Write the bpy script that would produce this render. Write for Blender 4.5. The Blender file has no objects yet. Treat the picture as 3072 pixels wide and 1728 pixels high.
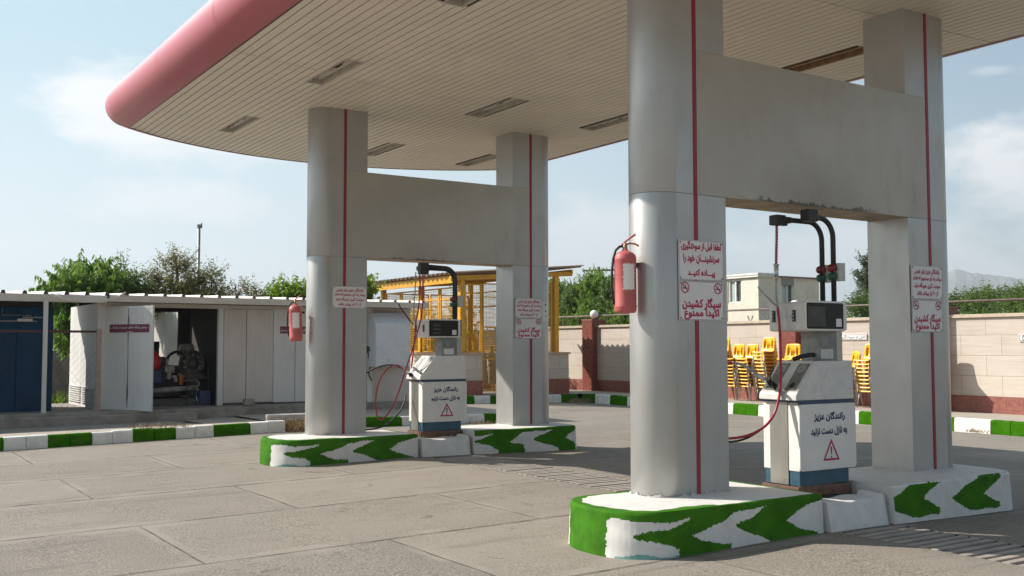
import bpy, bmesh, math, random
from mathutils import Vector, Matrix
random.seed(11)
R_ = math.radians
SC = bpy.context.scene
COL = SC.collection

# ------------------------------------------------------------------ camera
cam = bpy.data.cameras.new('camera')
cam.sensor_width = 36.0
cam.lens = 3103.5 / 3072 * 36.0
cam.clip_start = 0.05
cam.clip_end = 20000
camo = bpy.data.objects.new('camera', cam)
COL.objects.link(camo)
yaw, pitch, roll = R_(56.742), R_(3.2507), R_(-0.0764)
fw = Vector((math.cos(yaw) * math.cos(pitch), math.sin(yaw) * math.cos(pitch), math.sin(pitch)))
rt = Vector((math.sin(yaw), -math.cos(yaw), 0))
up = rt.cross(fw)
rt2 = rt * math.cos(roll) + up * math.sin(roll)
up2 = up * math.cos(roll) - rt * math.sin(roll)
M4 = Matrix((rt2, up2, -fw)).transposed().to_4x4()
M4.translation = Vector((0, 0, 1.5))
camo.matrix_world = M4
SC.camera = camo

# ------------------------------------------------------------------ light
SUN_FROM = Vector((-0.93, 0.97, 1.0)).normalized()
SUN_EL = math.asin(SUN_FROM.z)
SUN_AZ = math.atan2(SUN_FROM.x, SUN_FROM.y)      # clockwise from +Y
sl = bpy.data.lights.new('sun', 'SUN')
sl.energy = 4.5
sl.angle = R_(0.55)
sl.color = (1.0, 0.95, 0.87)
so = bpy.data.objects.new('sun', sl)
COL.objects.link(so)
so.rotation_euler = (-SUN_FROM).to_track_quat('-Z', 'Y').to_euler()
so.location = (-20, 20, 30)

SC.view_settings.view_transform = 'Standard'
SC.view_settings.look = 'None'
SC.view_settings.exposure = 0.78
SC.view_settings.gamma = 1.0
SC.cycles.max_bounces = 8
SC.cycles.diffuse_bounces = 5
SC.cycles.glossy_bounces = 3
SC.cycles.transmission_bounces = 4
SC.cycles.transparent_max_bounces = 6
SC.cycles.use_adaptive_sampling = True
SC.cycles.use_denoising = True
SC.cycles.sample_clamp_indirect = 6


def build_world():
    w = bpy.data.worlds.new('World')
    SC.world = w
    w.use_nodes = True
    nt = w.node_tree
    nt.nodes.clear()
    N = nt.nodes.new
    L = nt.links.new
    out = N('ShaderNodeOutputWorld')
    bg = N('ShaderNodeBackground')
    L(bg.outputs[0], out.inputs[0])
    sky = N('ShaderNodeTexSky')
    sky.sky_type = 'NISHITA'
    sky.sun_disc = False
    sky.sun_elevation = SUN_EL
    sky.sun_rotation = SUN_AZ
    sky.altitude = 1200
    sky.air_density = 1.0
    sky.dust_density = 2.2
    sky.ozone_density = 1.3
    tc = N('ShaderNodeTexCoord')
    nz = N('ShaderNodeTexNoise')
    nz.inputs['Scale'].default_value = 7.0
    nz.inputs['Detail'].default_value = 9.0
    nz.inputs['Roughness'].default_value = 0.6
    mp = N('ShaderNodeMapping')
    mp.inputs['Scale'].default_value = (1, 1, 2.2)
    L(tc.outputs['Generated'], mp.inputs[0])
    L(mp.outputs[0], nz.inputs['Vector'])

    def math_(op, a, b=None, clamp=False):
        m = N('ShaderNodeMath')
        m.operation = op
        m.use_clamp = clamp
        for i, v in enumerate((a, b)):
            if v is None:
                continue
            if isinstance(v, (int, float)):
                m.inputs[i].default_value = v
            else:
                L(v, m.inputs[i])
        return m.outputs[0]

    def dotc(vec):
        m = N('ShaderNodeVectorMath')
        m.operation = 'DOT_PRODUCT'
        L(tc.outputs['Generated'], m.inputs[0])
        m.inputs[1].default_value = vec
        return m.outputs['Value']
    # cloud banks: azimuth (deg from +X), elevation, half width, half height, weight
    banks = [(77.0, 12.6, 5.5, 2.1, 1.0), (72.0, 10.9, 7.5, 1.5, 0.75), (74.2, 7.6, 4.5, 1.2, 0.55), (29.5, 8.2, 6.0, 4.8, 1.0),
             (35.5, 4.6, 9.0, 3.6, 0.75), (52.0, 4.6, 8.0, 3.2, 0.6), (31.7, 13.7, 1.2, .35, .35), (20.0, 9, 8.0, 7.0, .9), (110, 12, 14, 4, .8),
             (150, 20, 25, 6, .7)]
    acc = None
    for az, el, hw, hh, wt in banks:
        a, e = R_(az), R_(el)
        c = Vector((math.cos(a) * math.cos(e), math.sin(a) * math.cos(e), math.sin(e)))
        rr = Vector((math.sin(a), -math.cos(a), 0))
        uu = rr.cross(c)
        u = math_('DIVIDE', dotc(rr), math.sin(R_(hw)))
        v = math_('DIVIDE', dotc(uu), math.sin(R_(hh)))
        d2 = math_('ADD', math_('MULTIPLY', u, u), math_('MULTIPLY', v, v))
        f = math_('SUBTRACT', 1.0, math_('SQRT', d2))
        front = math_('GREATER_THAN', dotc(c), 0.3)
        f = math_('MULTIPLY', math_('MAXIMUM', f, -1.5), 1.0)
        n = math_('MULTIPLY', math_('SUBTRACT', nz.outputs['Fac'], 0.5), 3.6)
        f = math_('MULTIPLY', math_('ADD', f, n), 1.6)
        f = math_('MULTIPLY', math_('MULTIPLY', math_('ADD', f, 0.12, True), front), wt)
        acc = f if acc is None else math_('MAXIMUM', acc, f)
    # haze towards the horizon
    sep = N('ShaderNodeSeparateXYZ')
    L(tc.outputs['Generated'], sep.inputs[0])
    hz = N('ShaderNodeMapRange')
    hz.inputs['From Min'].default_value = 0.0
    hz.inputs['From Max'].default_value = 0.8
    hz.inputs['To Min'].default_value = 0.95
    hz.inputs['To Max'].default_value = 0.6
    hz.interpolation_type = 'SMOOTHSTEP'
    L(sep.outputs['Z'], hz.inputs['Value'])
    sc1 = N('ShaderNodeVectorMath')
    sc1.operation = 'SCALE'
    sc1.inputs['Scale'].default_value = 0.085
    tint = N('ShaderNodeVectorMath')
    tint.operation = 'MULTIPLY'
    tint.inputs[1].default_value = (1.04, 0.98, 0.86)
    L(sky.outputs[0], tint.inputs[0])
    L(tint.outputs[0], sc1.inputs[0])
    mixh = N('ShaderNodeMix')
    mixh.data_type = 'RGBA'
    sd = Vector((SUN_FROM.x, SUN_FROM.y, 0)).normalized()
    dirf = N('ShaderNodeMapRange')
    dirf.interpolation_type = 'SMOOTHSTEP'
    dirf.inputs['From Min'].default_value = -0.45
    dirf.inputs['From Max'].default_value = 0.6
    dirf.inputs['To Min'].default_value = 0.22
    dirf.inputs['To Max'].default_value = 1.0
    L(dotc(sd), dirf.inputs['Value'])
    L(math_('MULTIPLY', hz.outputs[0], dirf.outputs[0]), mixh.inputs['Factor'])
    L(sc1.outputs[0], mixh.inputs[6])
    gz_ = N('ShaderNodeMapRange')
    gz_.interpolation_type = 'SMOOTHSTEP'
    gz_.inputs['From Min'].default_value = 0.02
    gz_.inputs['From Max'].default_value = 0.30
    L(sep.outputs['Z'], gz_.inputs['Value'])
    hcol = N('ShaderNodeMix')
    hcol.data_type = 'RGBA'
    L(gz_.outputs[0], hcol.inputs['Factor'])
    hcol.inputs[6].default_value = (0.50, 0.545, 0.56, 1)
    hcol.inputs[7].default_value = (0.315, 0.455, 0.525, 1)
    L(hcol.outputs[2], mixh.inputs[7])
    mix = N('ShaderNodeMix')
    mix.data_type = 'RGBA'
    L(acc, mix.inputs['Factor'])
    L(mixh.outputs[2], mix.inputs[6])
    mix.inputs[7].default_value = (0.60, 0.605, 0.61, 1)
    glow = N('ShaderNodeMapRange')
    glow.interpolation_type = 'SMOOTHSTEP'
    glow.inputs['From Min'].default_value = 0.72
    glow.inputs['From Max'].default_value = 1.0
    glow.inputs['To Min'].default_value = 1.0
    glow.inputs['To Max'].default_value = 1.7
    L(dotc(SUN_FROM), glow.inputs['Value'])
    gl = N('ShaderNodeVectorMath')
    gl.operation = 'SCALE'
    L(mix.outputs[2], gl.inputs[0])
    L(glow.outputs[0], gl.inputs['Scale'])
    L(gl.outputs[0], bg.inputs['Color'])
    bg.inputs['Strength'].default_value = 1.0


build_world()


# ------------------------------------------------------------------ helpers
class MB:
    """collects shapes in a bmesh and links them as ONE mesh object"""

    def __init__(self):
        self.bm = bmesh.new()

    def face(self, pts, mi=0, smooth=False):
        vs = [self.bm.verts.new(p) for p in pts]
        try:
            f = self.bm.faces.new(vs)
        except ValueError:
            return None
        f.material_index = mi
        f.smooth = smooth
        return f

    def box(self, x0, x1, y0, y1, z0, z1, mi=0):
        v = [self.bm.verts.new(p) for p in
             ((x0, y0, z0), (x1, y0, z0), (x1, y1, z0), (x0, y1, z0), (x0, y0, z1), (x1, y0, z1), (x1, y1, z1), (x0, y1, z1))]
        for q in ((3, 2, 1, 0), (4, 5, 6, 7), (0, 1, 5, 4), (1, 2, 6, 5), (2, 3, 7, 6), (3, 0, 4, 7)):
            f = self.bm.faces.new([v[i] for i in q])
            f.material_index = mi
        return self

    def obox(self, c, ax, ay, az, sx, sy, sz, mi=0):
        c = Vector(c)
        ax, ay, az = Vector(ax).normalized() * sx / 2, Vector(ay).normalized() * sy / 2, Vector(az).normalized() * sz / 2
        v = [self.bm.verts.new(c + ax * i + ay * j + az * k) for k in (-1, 1) for i, j in ((-1, -1), (1, -1), (1, 1), (-1, 1))]
        for q in ((3, 2, 1, 0), (4, 5, 6, 7), (0, 1, 5, 4), (1, 2, 6, 5), (2, 3, 7, 6), (3, 0, 4, 7)):
            f = self.bm.faces.new([v[i] for i in q])
            f.material_index = mi
        return self

    def bar(self, p, q, w, h=None, mi=0):
        p, q = Vector(p), Vector(q)
        d = (q - p)
        L = d.length
        d.normalize()
        s = Vector((0, 0, 1)) if abs(d.z) < 0.9 else Vector((1, 0, 0))
        a = d.cross(s).normalized()
        b = a.cross(d)
        return self.obox((p + q) / 2, d, a, b, L, w, h or w, mi)

    def tube(self, pts, r, seg=8, mi=0, cap=True, smooth=True, rads=None):
        pts = [Vector(p) for p in pts]
        n = len(pts)
        rings = []
        prev = None
        for i, p in enumerate(pts):
            t = (pts[min(i + 1, n - 1)] - pts[max(i - 1, 0)])
            if t.length < 1e-9:
                t = Vector((0, 0, 1))
            t.normalize()
            if prev is None:
                s = Vector((0, 0, 1)) if abs(t.z) < 0.9 else Vector((1, 0, 0))
                a = t.cross(s).normalized()
            else:
                a = (prev - t * prev.dot(t))
                a = a.normalized() if a.length > 1e-6 else t.orthogonal().normalized()
            prev = a
            b = t.cross(a)
            rr = rads[i] if rads else r
            rings.append([self.bm.verts.new(p + (a * math.cos(k * 2 * math.pi / seg) + b * math.sin(k * 2 * math.pi / seg)) * rr) for k in range(seg)])
        for i in range(n - 1):
            for k in range(seg):
                f = self.bm.faces.new((rings[i][k], rings[i][(k + 1) % seg], rings[i + 1][(k + 1) % seg], rings[i + 1][k]))
                f.smooth = smooth
                f.material_index = mi
        if cap:
            for ring, rev in ((rings[0], True), (rings[-1], False)):
                f = self.bm.faces.new(list(reversed(ring)) if rev else ring)
                f.material_index = mi
        return self

    def lathe(self, prof, c, seg=20, mi=0, axis='z', smooth=True):
        rings = []
        for r, h in prof:
            ring = []
            for k in range(seg):
                a = k * 2 * math.pi / seg
                x, y = r * math.cos(a), r * math.sin(a)
                p = {'z': (x, y, h), 'x': (h, x, y), 'y': (y, h, x)}[axis]
                ring.append(self.bm.verts.new(Vector(c) + Vector(p)))
            rings.append(ring)
        for i in range(len(rings) - 1):
            for k in range(seg):
                f = self.bm.faces.new((rings[i][k], rings[i][(k + 1) % seg], rings[i + 1][(k + 1) % seg], rings[i + 1][k]))
                f.smooth = smooth
                f.material_index = mi
        for ring, rev in ((rings[0], True), (rings[-1], False)):
            f = self.bm.faces.new(list(reversed(ring)) if rev else ring)
            f.material_index = mi
        return self

    def prism(self, poly, a0, a1, plane='xy', mi=0):
        """poly extruded along the axis missing from plane"""
        def P(u, v, w):
            return {'xy': (u, v, w), 'xz': (u, w, v), 'yz': (w, u, v)}[plane]
        A = [self.bm.verts.new(P(u, v, a0)) for u, v in poly]
        B = [self.bm.verts.new(P(u, v, a1)) for u, v in poly]
        n = len(poly)
        fs = [self.bm.faces.new(A), self.bm.faces.new(B)]
        for i in range(n):
            fs.append(self.bm.faces.new((A[i], A[(i + 1) % n], B[(i + 1) % n], B[i])))
        for f in fs:
            f.material_index = mi
        return self

    def build(self, name, mats, parent=None, bevel=0.0, seg=2, fixn=True, smooth=None, weld=False):
        bm = self.bm
        if weld:
            bmesh.ops.remove_doubles(bm, verts=bm.verts, dist=1e-4)
        if fixn:
            bmesh.ops.recalc_face_normals(bm, faces=bm.faces)
        if smooth is not None:
            for f in bm.faces:
                f.smooth = smooth
        me = bpy.data.meshes.new(name)
        if parent is not None:
            off = Vector()
            p = parent
            while p is not None:
                off += p.location
                p = p.parent
            bmesh.ops.translate(bm, verts=bm.verts, vec=-off)
        bm.to_mesh(me)
        bm.free()
        for m in (mats if isinstance(mats, (list, tuple)) else [mats]):
            me.materials.append(m)
        o = bpy.data.objects.new(name, me)
        COL.objects.link(o)
        if parent is not None:
            o.parent = parent
        if bevel > 0:
            md = o.modifiers.new('bevel', 'BEVEL')
            md.width = bevel
            md.segments = seg
            md.limit_method = 'ANGLE'
            md.angle_limit = R_(40)
        return o


def tag(o, label=None, cat=None, group=None, kind=None):
    if label:
        o['label'] = label
    if cat:
        o['category'] = cat
    if group:
        o['group'] = group
    if kind:
        o['kind'] = kind
    return o


def thing(name, label, cat, loc=(0, 0, 0), group=None):
    o = bpy.data.objects.new(name, None)
    o.empty_display_size = 0.2
    COL.objects.link(o)
    o.location = loc
    return tag(o, label, cat, group)


def kids(o):
    return list(o.children)


def copy_tree(o, parent=None):
    c = o.copy()
    COL.objects.link(c)
    c.parent = parent
    for ch in kids(o):
        copy_tree(ch, c)
    return c


# ------------------------------------------------------------------ materials
def new_mat(name):
    m = bpy.data.materials.new(name)
    m.use_nodes = True
    nt = m.node_tree
    b = nt.nodes['Principled BSDF']
    return m, nt, b


def nnode(nt, kind, **kw):
    n = nt.nodes.new(kind)
    for k, v in kw.items():
        if k in n.inputs:
            n.inputs[k].default_value = v
        else:
            setattr(n, k, v)
    return n


def mathn(nt, op, a, b=None, clamp=False):
    m = nt.nodes.new('ShaderNodeMath')
    m.operation = op
    m.use_clamp = clamp
    for i, v in enumerate((a, b)):
        if v is None:
            continue
        if isinstance(v, (int, float)):
            m.inputs[i].default_value = v
        else:
            nt.links.new(v, m.inputs[i])
    return m.outputs[0]


def mixc(nt, fac, a, b):
    m = nt.nodes.new('ShaderNodeMix')
    m.data_type = 'RGBA'
    for s, v in ((0, fac), (6, a), (7, b)):
        if isinstance(v, (int, float)):
            m.inputs[s].default_value = v
        elif isinstance(v, (tuple, list)):
            m.inputs[s].default_value = (*v[:3], 1)
        else:
            nt.links.new(v, m.inputs[s])
    return m.outputs[2]


def noise(nt, scale, detail=4, rough=.55, vec=None, dist=0.0):
    n = nt.nodes.new('ShaderNodeTexNoise')
    n.inputs['Scale'].default_value = scale
    n.inputs['Detail'].default_value = detail
    n.inputs['Roughness'].default_value = rough
    n.inputs['Distortion'].default_value = dist
    if vec is None:
        tc = nt.nodes.new('ShaderNodeTexCoord')
        vec = tc.outputs['Object']
    nt.links.new(vec, n.inputs['Vector'])
    return n.outputs['Fac']


def smap(nt, v, a, b, lo=0.0, hi=1.0):
    m = nt.nodes.new('ShaderNodeMapRange')
    m.interpolation_type = 'SMOOTHSTEP'
    m.inputs['From Min'].default_value = a
    m.inputs['From Max'].default_value = b
    m.inputs['To Min'].default_value = lo
    m.inputs['To Max'].default_value = hi
    nt.links.new(v, m.inputs['Value'])
    return m.outputs[0]


def bump(nt, b, h, strength=.3, dist=.01):
    n = nt.nodes.new('ShaderNodeBump')
    n.inputs['Strength'].default_value = strength
    n.inputs['Distance'].default_value = dist
    nt.links.new(h, n.inputs['Height'])
    nt.links.new(n.outputs[0], b.inputs['Normal'])


def scaled_vec(nt, sc):
    tc = nt.nodes.new('ShaderNodeTexCoord')
    mp = nt.nodes.new('ShaderNodeMapping')
    mp.inputs['Scale'].default_value = sc
    nt.links.new(tc.outputs['Object'], mp.inputs[0])
    return mp.outputs[0]


def plain(name, col, rough=.6, metal=0.0, var=.12, scale=6, dirt=0.0, dirtcol=(.12, .09, .06), bmp=0.0, bscale=80, spec=.5, stretch=(1, 1, 1), dscale=5):
    m, nt, b = new_mat(name)
    v = scaled_vec(nt, stretch)
    n1 = noise(nt, scale, 6, .6, v)
    lo = tuple(c * (1 - var) for c in col)
    hi = tuple(min(1, c * (1 + var)) for c in col)
    c = mixc(nt, smap(nt, n1, .3, .7), lo, hi)
    if dirt > 0:
        n2 = noise(nt, dscale, 8, .7, v)
        c = mixc(nt, smap(nt, n2, .56, .78, 0, dirt), c, dirtcol)
    nt.links.new(c, b.inputs['Base Color'])
    r = smap(nt, n1, .2, .8, max(0.02, rough - .08), min(1, rough + .08))
    nt.links.new(r, b.inputs['Roughness'])
    b.inputs['Metallic'].default_value = metal
    b.inputs['Specular IOR Level'].default_value = spec
    if bmp > 0:
        bump(nt, b, noise(nt, bscale, 3, .6), bmp, .004)
    return m


MAT = {}


def setup_materials():
    # pavement: cast slabs with joints, worn aggregate
    m, nt, b = new_mat('concrete_slabs')
    tc = nt.nodes.new('ShaderNodeTexCoord')
    vec = tc.outputs['Object']
    wob = nt.nodes.new('ShaderNodeTexNoise')
    wob.inputs['Scale'].default_value = 1.3
    wob.inputs['Detail'].default_value = 5
    nt.links.new(vec, wob.inputs['Vector'])
    sub = nt.nodes.new('ShaderNodeVectorMath')
    sub.operation = 'SUBTRACT'
    nt.links.new(wob.outputs['Color'], sub.inputs[0])
    sub.inputs[1].default_value = (.5, .5, .5)
    scl = nt.nodes.new('ShaderNodeVectorMath')
    scl.operation = 'SCALE'
    scl.inputs['Scale'].default_value = .06
    nt.links.new(sub.outputs[0], scl.inputs[0])
    add = nt.nodes.new('ShaderNodeVectorMath')
    nt.links.new(vec, add.inputs[0])
    nt.links.new(scl.outputs[0], add.inputs[1])
    mp = nt.nodes.new('ShaderNodeMapping')
    mp.inputs['Scale'].default_value = (1, .45, 1)
    mp.inputs['Location'].default_value = (-3.8 + 2.97 * 3, (-7.6 + 1.935 * 20) * .45, 0)
    nt.links.new(add.outputs[0], mp.inputs[0])
    br = nt.nodes.new('ShaderNodeTexBrick')
    br.offset = .5
    br.inputs['Scale'].default_value = 1.0
    br.inputs['Brick Width'].default_value = 2.97
    br.inputs['Row Height'].default_value = 1.935 * .45
    br.inputs['Mortar Size'].default_value = .0115
    br.inputs['Mortar Smooth'].default_value = .35
    br.inputs['Color1'].default_value = (.0, .0, .0, 1)
    br.inputs['Color2'].default_value = (1, 1, 1, 1)
    br.inputs['Mortar'].default_value = (.5, .5, .5, 1)
    nt.links.new(mp.outputs[0], br.inputs['Vector'])
    grain = noise(nt, 95, 3, .7, vec)
    grain2 = noise(nt, 62, 3, .7, vec)
    blot = noise(nt, .55, 6, .6, vec, .4)
    med = noise(nt, 3.2, 7, .65, vec, .3)
    base = mixc(nt, br.outputs['Color'], (.285, .246, .205), (.205, .178, .150))
    base = mixc(nt, smap(nt, blot, .4, .7, 0, .7), base, (.30, .26, .217))
    # coarse exposed aggregate where the fines wore off
    sepc = nt.nodes.new('ShaderNodeSeparateColor')
    nt.links.new(br.outputs['Color'], sepc.inputs[0])
    worn = mathn(nt, 'ADD', smap(nt, noise(nt, .8, 6, .6, vec, .3), .40, .64, 0, .6), mathn(nt, 'MULTIPLY', sepc.outputs[0], .5), True)
    ag = smap(nt, grain2, .42, .58)
    agc = mixc(nt, ag, (.095, .080, .066), (.335, .29, .242))
    base = mixc(nt, mathn(nt, 'ADD', mathn(nt, 'MULTIPLY', worn, .55), .22), base, agc)
    base = mixc(nt, smap(nt, grain, .62, .74, 0, .5), base, (.13, .115, .10))
    st = noise(nt, 1.5, 7, .72, scaled_vec(nt, (.5, 1.6, 1)), .8)
    base = mixc(nt, smap(nt, st, .54, .72, 0, .6), base, (.15, .13, .11))
    jn = noise(nt, 2.6, 4, .6, vec)
    jf = mathn(nt, 'MULTIPLY', br.outputs['Fac'], smap(nt, jn, .35, .65, .25, .85))
    # paler trowelled bands along the joints
    br2 = nt.nodes.new('ShaderNodeTexBrick')
    br2.offset = .5
    for k, v in (('Scale', 1.0), ('Brick Width', 2.97), ('Row Height', 1.935 * .45), ('Mortar Size', .085), ('Mortar Smooth', .15)):
        br2.inputs[k].default_value = v
    nt.links.new(mp.outputs[0], br2.inputs['Vector'])
    band = mathn(nt, 'MULTIPLY', br2.outputs['Fac'], smap(nt, noise(nt, .9, 3, .6, vec), .42, .6, 0, .55))
    base = mixc(nt, band, base, (.31, .27, .228))
    # oil drips and tyre scuffs
    oil = noise(nt, 2.3, 3, .5, vec, .9)
    base = mixc(nt, smap(nt, oil, .66, .73, 0, .5), base, (.07, .06, .05))
    sc = noise(nt, 2.0, 6, .7, scaled_vec(nt, (.22, 2.4, 1)), .6)
    base = mixc(nt, smap(nt, sc, .55, .70, 0, .45), base, (.12, .105, .09))
    base = mixc(nt, jf, base, (.055, .048, .040))
    # pale trowelled band beside the cross joints
    nt.links.new(base, b.inputs['Base Color'])
    b.inputs['Roughness'].default_value = .85
    b.inputs['Specular IOR Level'].default_value = .25
    hgt = mathn(nt, 'ADD', mathn(nt, 'MULTIPLY', grain2, .6), mathn(nt, 'MULTIPLY', br.outputs['Fac'], -1.2))
    bump(nt, b, hgt, .8, .007)
    MAT['ground'] = m

    # far earth / fields
    MAT['earth'] = plain('dry_earth', (.30, .245, .17), .95, var=.25, scale=.4)

    # worn pavement pavers
    m, nt, b = new_mat('paver_bricks')
    vec = nt.nodes.new('ShaderNodeTexCoord').outputs['Object']
    br = nt.nodes.new('ShaderNodeTexBrick')
    br.inputs['Scale'].default_value = 1
    br.inputs['Brick Width'].default_value = .22
    br.inputs['Row Height'].default_value = .11
    br.inputs['Mortar Size'].default_value = .006
    br.inputs['Color1'].default_value = (.43, .35, .28, 1)
    br.inputs['Color2'].default_value = (.36, .31, .26, 1)
    br.inputs['Mortar'].default_value = (.16, .13, .1, 1)
    nt.links.new(vec, br.inputs['Vector'])
    c = mixc(nt, smap(nt, noise(nt, 2.2, 7, .7, vec), .45, .7, 0, .75), br.outputs['Color'], (.42, .37, .30))
    c = mixc(nt, smap(nt, noise(nt, 1.1, 7, .7, vec, .5), .56, .75, 0, .6), c, (.17, .14, .12))
    nt.links.new(c, b.inputs['Base Color'])
    b.inputs['Roughness'].default_value = .9
    bump(nt, b, br.outputs['Fac'], -.4, .006)
    MAT['pavers'] = m

    MAT['kerb_white'] = plain('kerb_white', (.70, .67, .62), .8, var=.1, scale=7, dirt=.5, dirtcol=(.33, .28, .22), bmp=.5, bscale=40)
    MAT['kerb_green'] = plain('kerb_green', (.036, .130, .005), .85, spec=.0, var=.22, scale=7, dirt=.35, dirtcol=(.14, .16, .08), bmp=.5, bscale=40)
    MAT['isl_white'] = plain('island_white', (.64, .61, .575), .75, var=.07, scale=9, dirt=.28, dirtcol=(.34, .29, .25), bmp=.35, bscale=30)
    MAT['isl_green'] = plain('island_green', (.045, .150, .010), .8, spec=.08, var=.22, scale=6, dirt=.3, dirtcol=(.03, .085, .008), bmp=.35, bscale=30)
    MAT['teal_smear'] = plain('teal_paint', (.16, .33, .30), .75, var=.25)
    MAT['plaster'] = plain('plaster', (.50, .46, .43), .9, var=.15, scale=12, dirt=.5, dirtcol=(.36, .2, .14), bmp=.8, bscale=30)
    MAT['concrete'] = plain('old_concrete', (.27, .24, .205), .92, var=.28, scale=3, dirt=.6, dirtcol=(.08, .07, .06), bmp=.6, bscale=25)
    MAT['grate'] = plain('grate_concrete', (.33, .285, .245), .85, var=.18, scale=4, dirt=.35, dirtcol=(.12, .1, .08), bmp=.4, bscale=60)
    MAT['pit'] = plain('pit_dark', (.03, .027, .025), .95)

    # aluminium composite cladding
    def clad(name, col, stain=None):
        m, nt, b = new_mat(name)
        vec = nt.nodes.new('ShaderNodeTexCoord').outputs['Object']
        n1 = noise(nt, 1.4, 5, .6, vec)
        c = mixc(nt, smap(nt, n1, .3, .7), tuple(x * .93 for x in col), tuple(x * 1.05 for x in col))
        n2 = noise(nt, 5.0, 9, .75, scaled_vec(nt, (1, 1, .35)))
        c = mixc(nt, smap(nt, n2, .56, .80, 0, .42), c, (.2, .18, .16))
        n3 = noise(nt, 17.0, 6, .7, scaled_vec(nt, (1, 1, .2)))
        c = mixc(nt, smap(nt, n3, .66, .76, 0, .3), c, (.15, .14, .13))
        if stain:
            x0, zb, wdt, amt = stain
            s = nt.nodes.new('ShaderNodeSeparateXYZ')
            nt.links.new(vec, s.inputs[0])
            dx = mathn(nt, 'ABSOLUTE', mathn(nt, 'SUBTRACT', s.outputs['X'], x0))
            fx = smap(nt, dx, 0.0, wdt, 1, 0)
            fz = smap(nt, s.outputs['Z'], zb, zb + .62, 1, 0)
            ns = noise(nt, 2.5, 5, .6, vec, .3)
            f = mathn(nt, 'MULTIPLY', mathn(nt, 'MULTIPLY', fx, fz), smap(nt, ns, .2, .8, .25 * amt, .62 * amt))
            c = mixc(nt, f, c, (.15, .11, .065))
            ns2 = noise(nt, 7, 8, .75, scaled_vec(nt, (1, 1, .5)), .4)
            edge = mathn(nt, 'ADD', zb + .004, mathn(nt, 'MULTIPLY', smap(nt, ns2, .4, .7), .055 * amt))
            f2 = mathn(nt, 'MULTIPLY', mathn(nt, 'LESS_THAN', s.outputs['Z'], edge), smap(nt, dx, wdt * .5, wdt * 1.1, .85, 0))
            c = mixc(nt, f2, c, (.05, .036, .022))
        nt.links.new(c, b.inputs['Base Color'])
        b.inputs['Metallic'].default_value = .5 if not stain else .3
        nt.links.new(smap(nt, n2, .3, .8, .32, .5), b.inputs['Roughness'])
        fl = noise(nt, 420, 2, .5, vec)
        bump(nt, b, fl, .03, .001)
        return m
    MAT['clad'] = clad('silver_cladding', (.425, .415, .40))
    MAT['clad_beam'] = clad('silver_cladding_stained_shaded', (.405, .362, .31), (-.12, -.555, .95, 1.0))  # brown stain, over a darker warmer base that paints in the beam's shade
    MAT['clad_beam2'] = clad('silver_cladding_soiled_shaded', (.43, .40, .355), (-.35, -.555, .7, .55))  # faint soiling; base warmer than the columns, shade put into the colour
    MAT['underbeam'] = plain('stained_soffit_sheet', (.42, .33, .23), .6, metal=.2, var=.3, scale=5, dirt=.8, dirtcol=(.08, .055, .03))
    MAT['red_stripe'] = plain('red_stripe', (.31, .010, .030), .45, var=.12, scale=3, dirt=.3, dirtcol=(.12, .03, .03))
    MAT['panel_joint'] = plain('panel_joint', (.20, .19, .18), .7)
    MAT['stripe_groove'] = plain('groove', (.07, .06, .06), .8)
    MAT['soffit'] = plain('soffit_strip', (.80, .71, .60), .5, var=.05, scale=1.2, dirt=.12, dirtcol=(.35, .3, .25), metal=.05)
    MAT['dark_gap'] = plain('ceiling_void', (.03, .025, .02), .9)
    MAT['tray'] = plain('lamp_tray', (.52, .47, .40), .5, var=.15, dirt=.3)
    MAT['tube_glass'] = plain('lamp_tube', (.62, .58, .52), .3, var=.08)
    MAT['wire'] = plain('lamp_wiring', (.10, .075, .055), .7)
    MAT['rusty_tray'] = plain('rusty_lamp_tray', (.30, .17, .085), .8, var=.35, scale=9)
    MAT['pink'] = plain('pink_fascia', (.42, .048, .075), .35, var=.04, scale=.8, dirt=.0, metal=.0, stretch=(1, .5, 3), spec=.0)
    pb = MAT['pink'].node_tree.nodes['Principled BSDF']
    pb.inputs['Coat Weight'].default_value = 1.0
    pb.inputs['Coat IOR'].default_value = 2.1
    pb.inputs['Coat Roughness'].default_value = .40
    MAT['ext_red'] = plain('extinguisher_red', (.50, .11, .105), .55, var=.12, scale=9, dirt=.2, dirtcol=(.32, .12, .11))
    MAT['brass'] = plain('dull_brass', (.35, .26, .16), .45, metal=.7)
    MAT['rubber'] = plain('black_rubber', (.018, .017, .017), .55, var=.3)
    MAT['hose_red'] = plain('red_hose', (.36, .012, .035), .35, var=.15)
    MAT['hose_clear'] = plain('grey_sleeve', (.35, .34, .33), .4, var=.3, scale=30)
    MAT['chrome'] = plain('worn_chrome', (.55, .54, .53), .3, metal=.9, var=.15, scale=14)
    # peeling paper label
    m, nt, b = new_mat('peeled_label')
    n = noise(nt, 26, 8, .75)
    c = mixc(nt, smap(nt, n, .60, .65), (.80, .74, .70), (.42, .10, .10))
    c = mixc(nt, smap(nt, noise(nt, 60, 5, .7), .66, .72, 0, .8), c, (.12, .09, .1))
    nt.links.new(c, b.inputs['Base Color'])
    b.inputs['Roughness'].default_value = .85
    MAT['label'] = m
    MAT['sign_white'] = plain('sign_white', (.72, .68, .68), .4, var=.04, scale=5, dirt=.15, dirtcol=(.5, .45, .44))
    MAT['letter_red'] = plain('letter_red', (.42, .012, .07), .5, var=.05)
    MAT['letter_blue'] = plain('letter_blue', (.012, .016, .085), .5, var=.1)
    MAT['ink'] = plain('black_ink', (.015, .014, .016), .6)
    MAT['sign_maroon'] = plain('sign_maroon', (.16, .022, .055), .45, var=.1)
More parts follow.
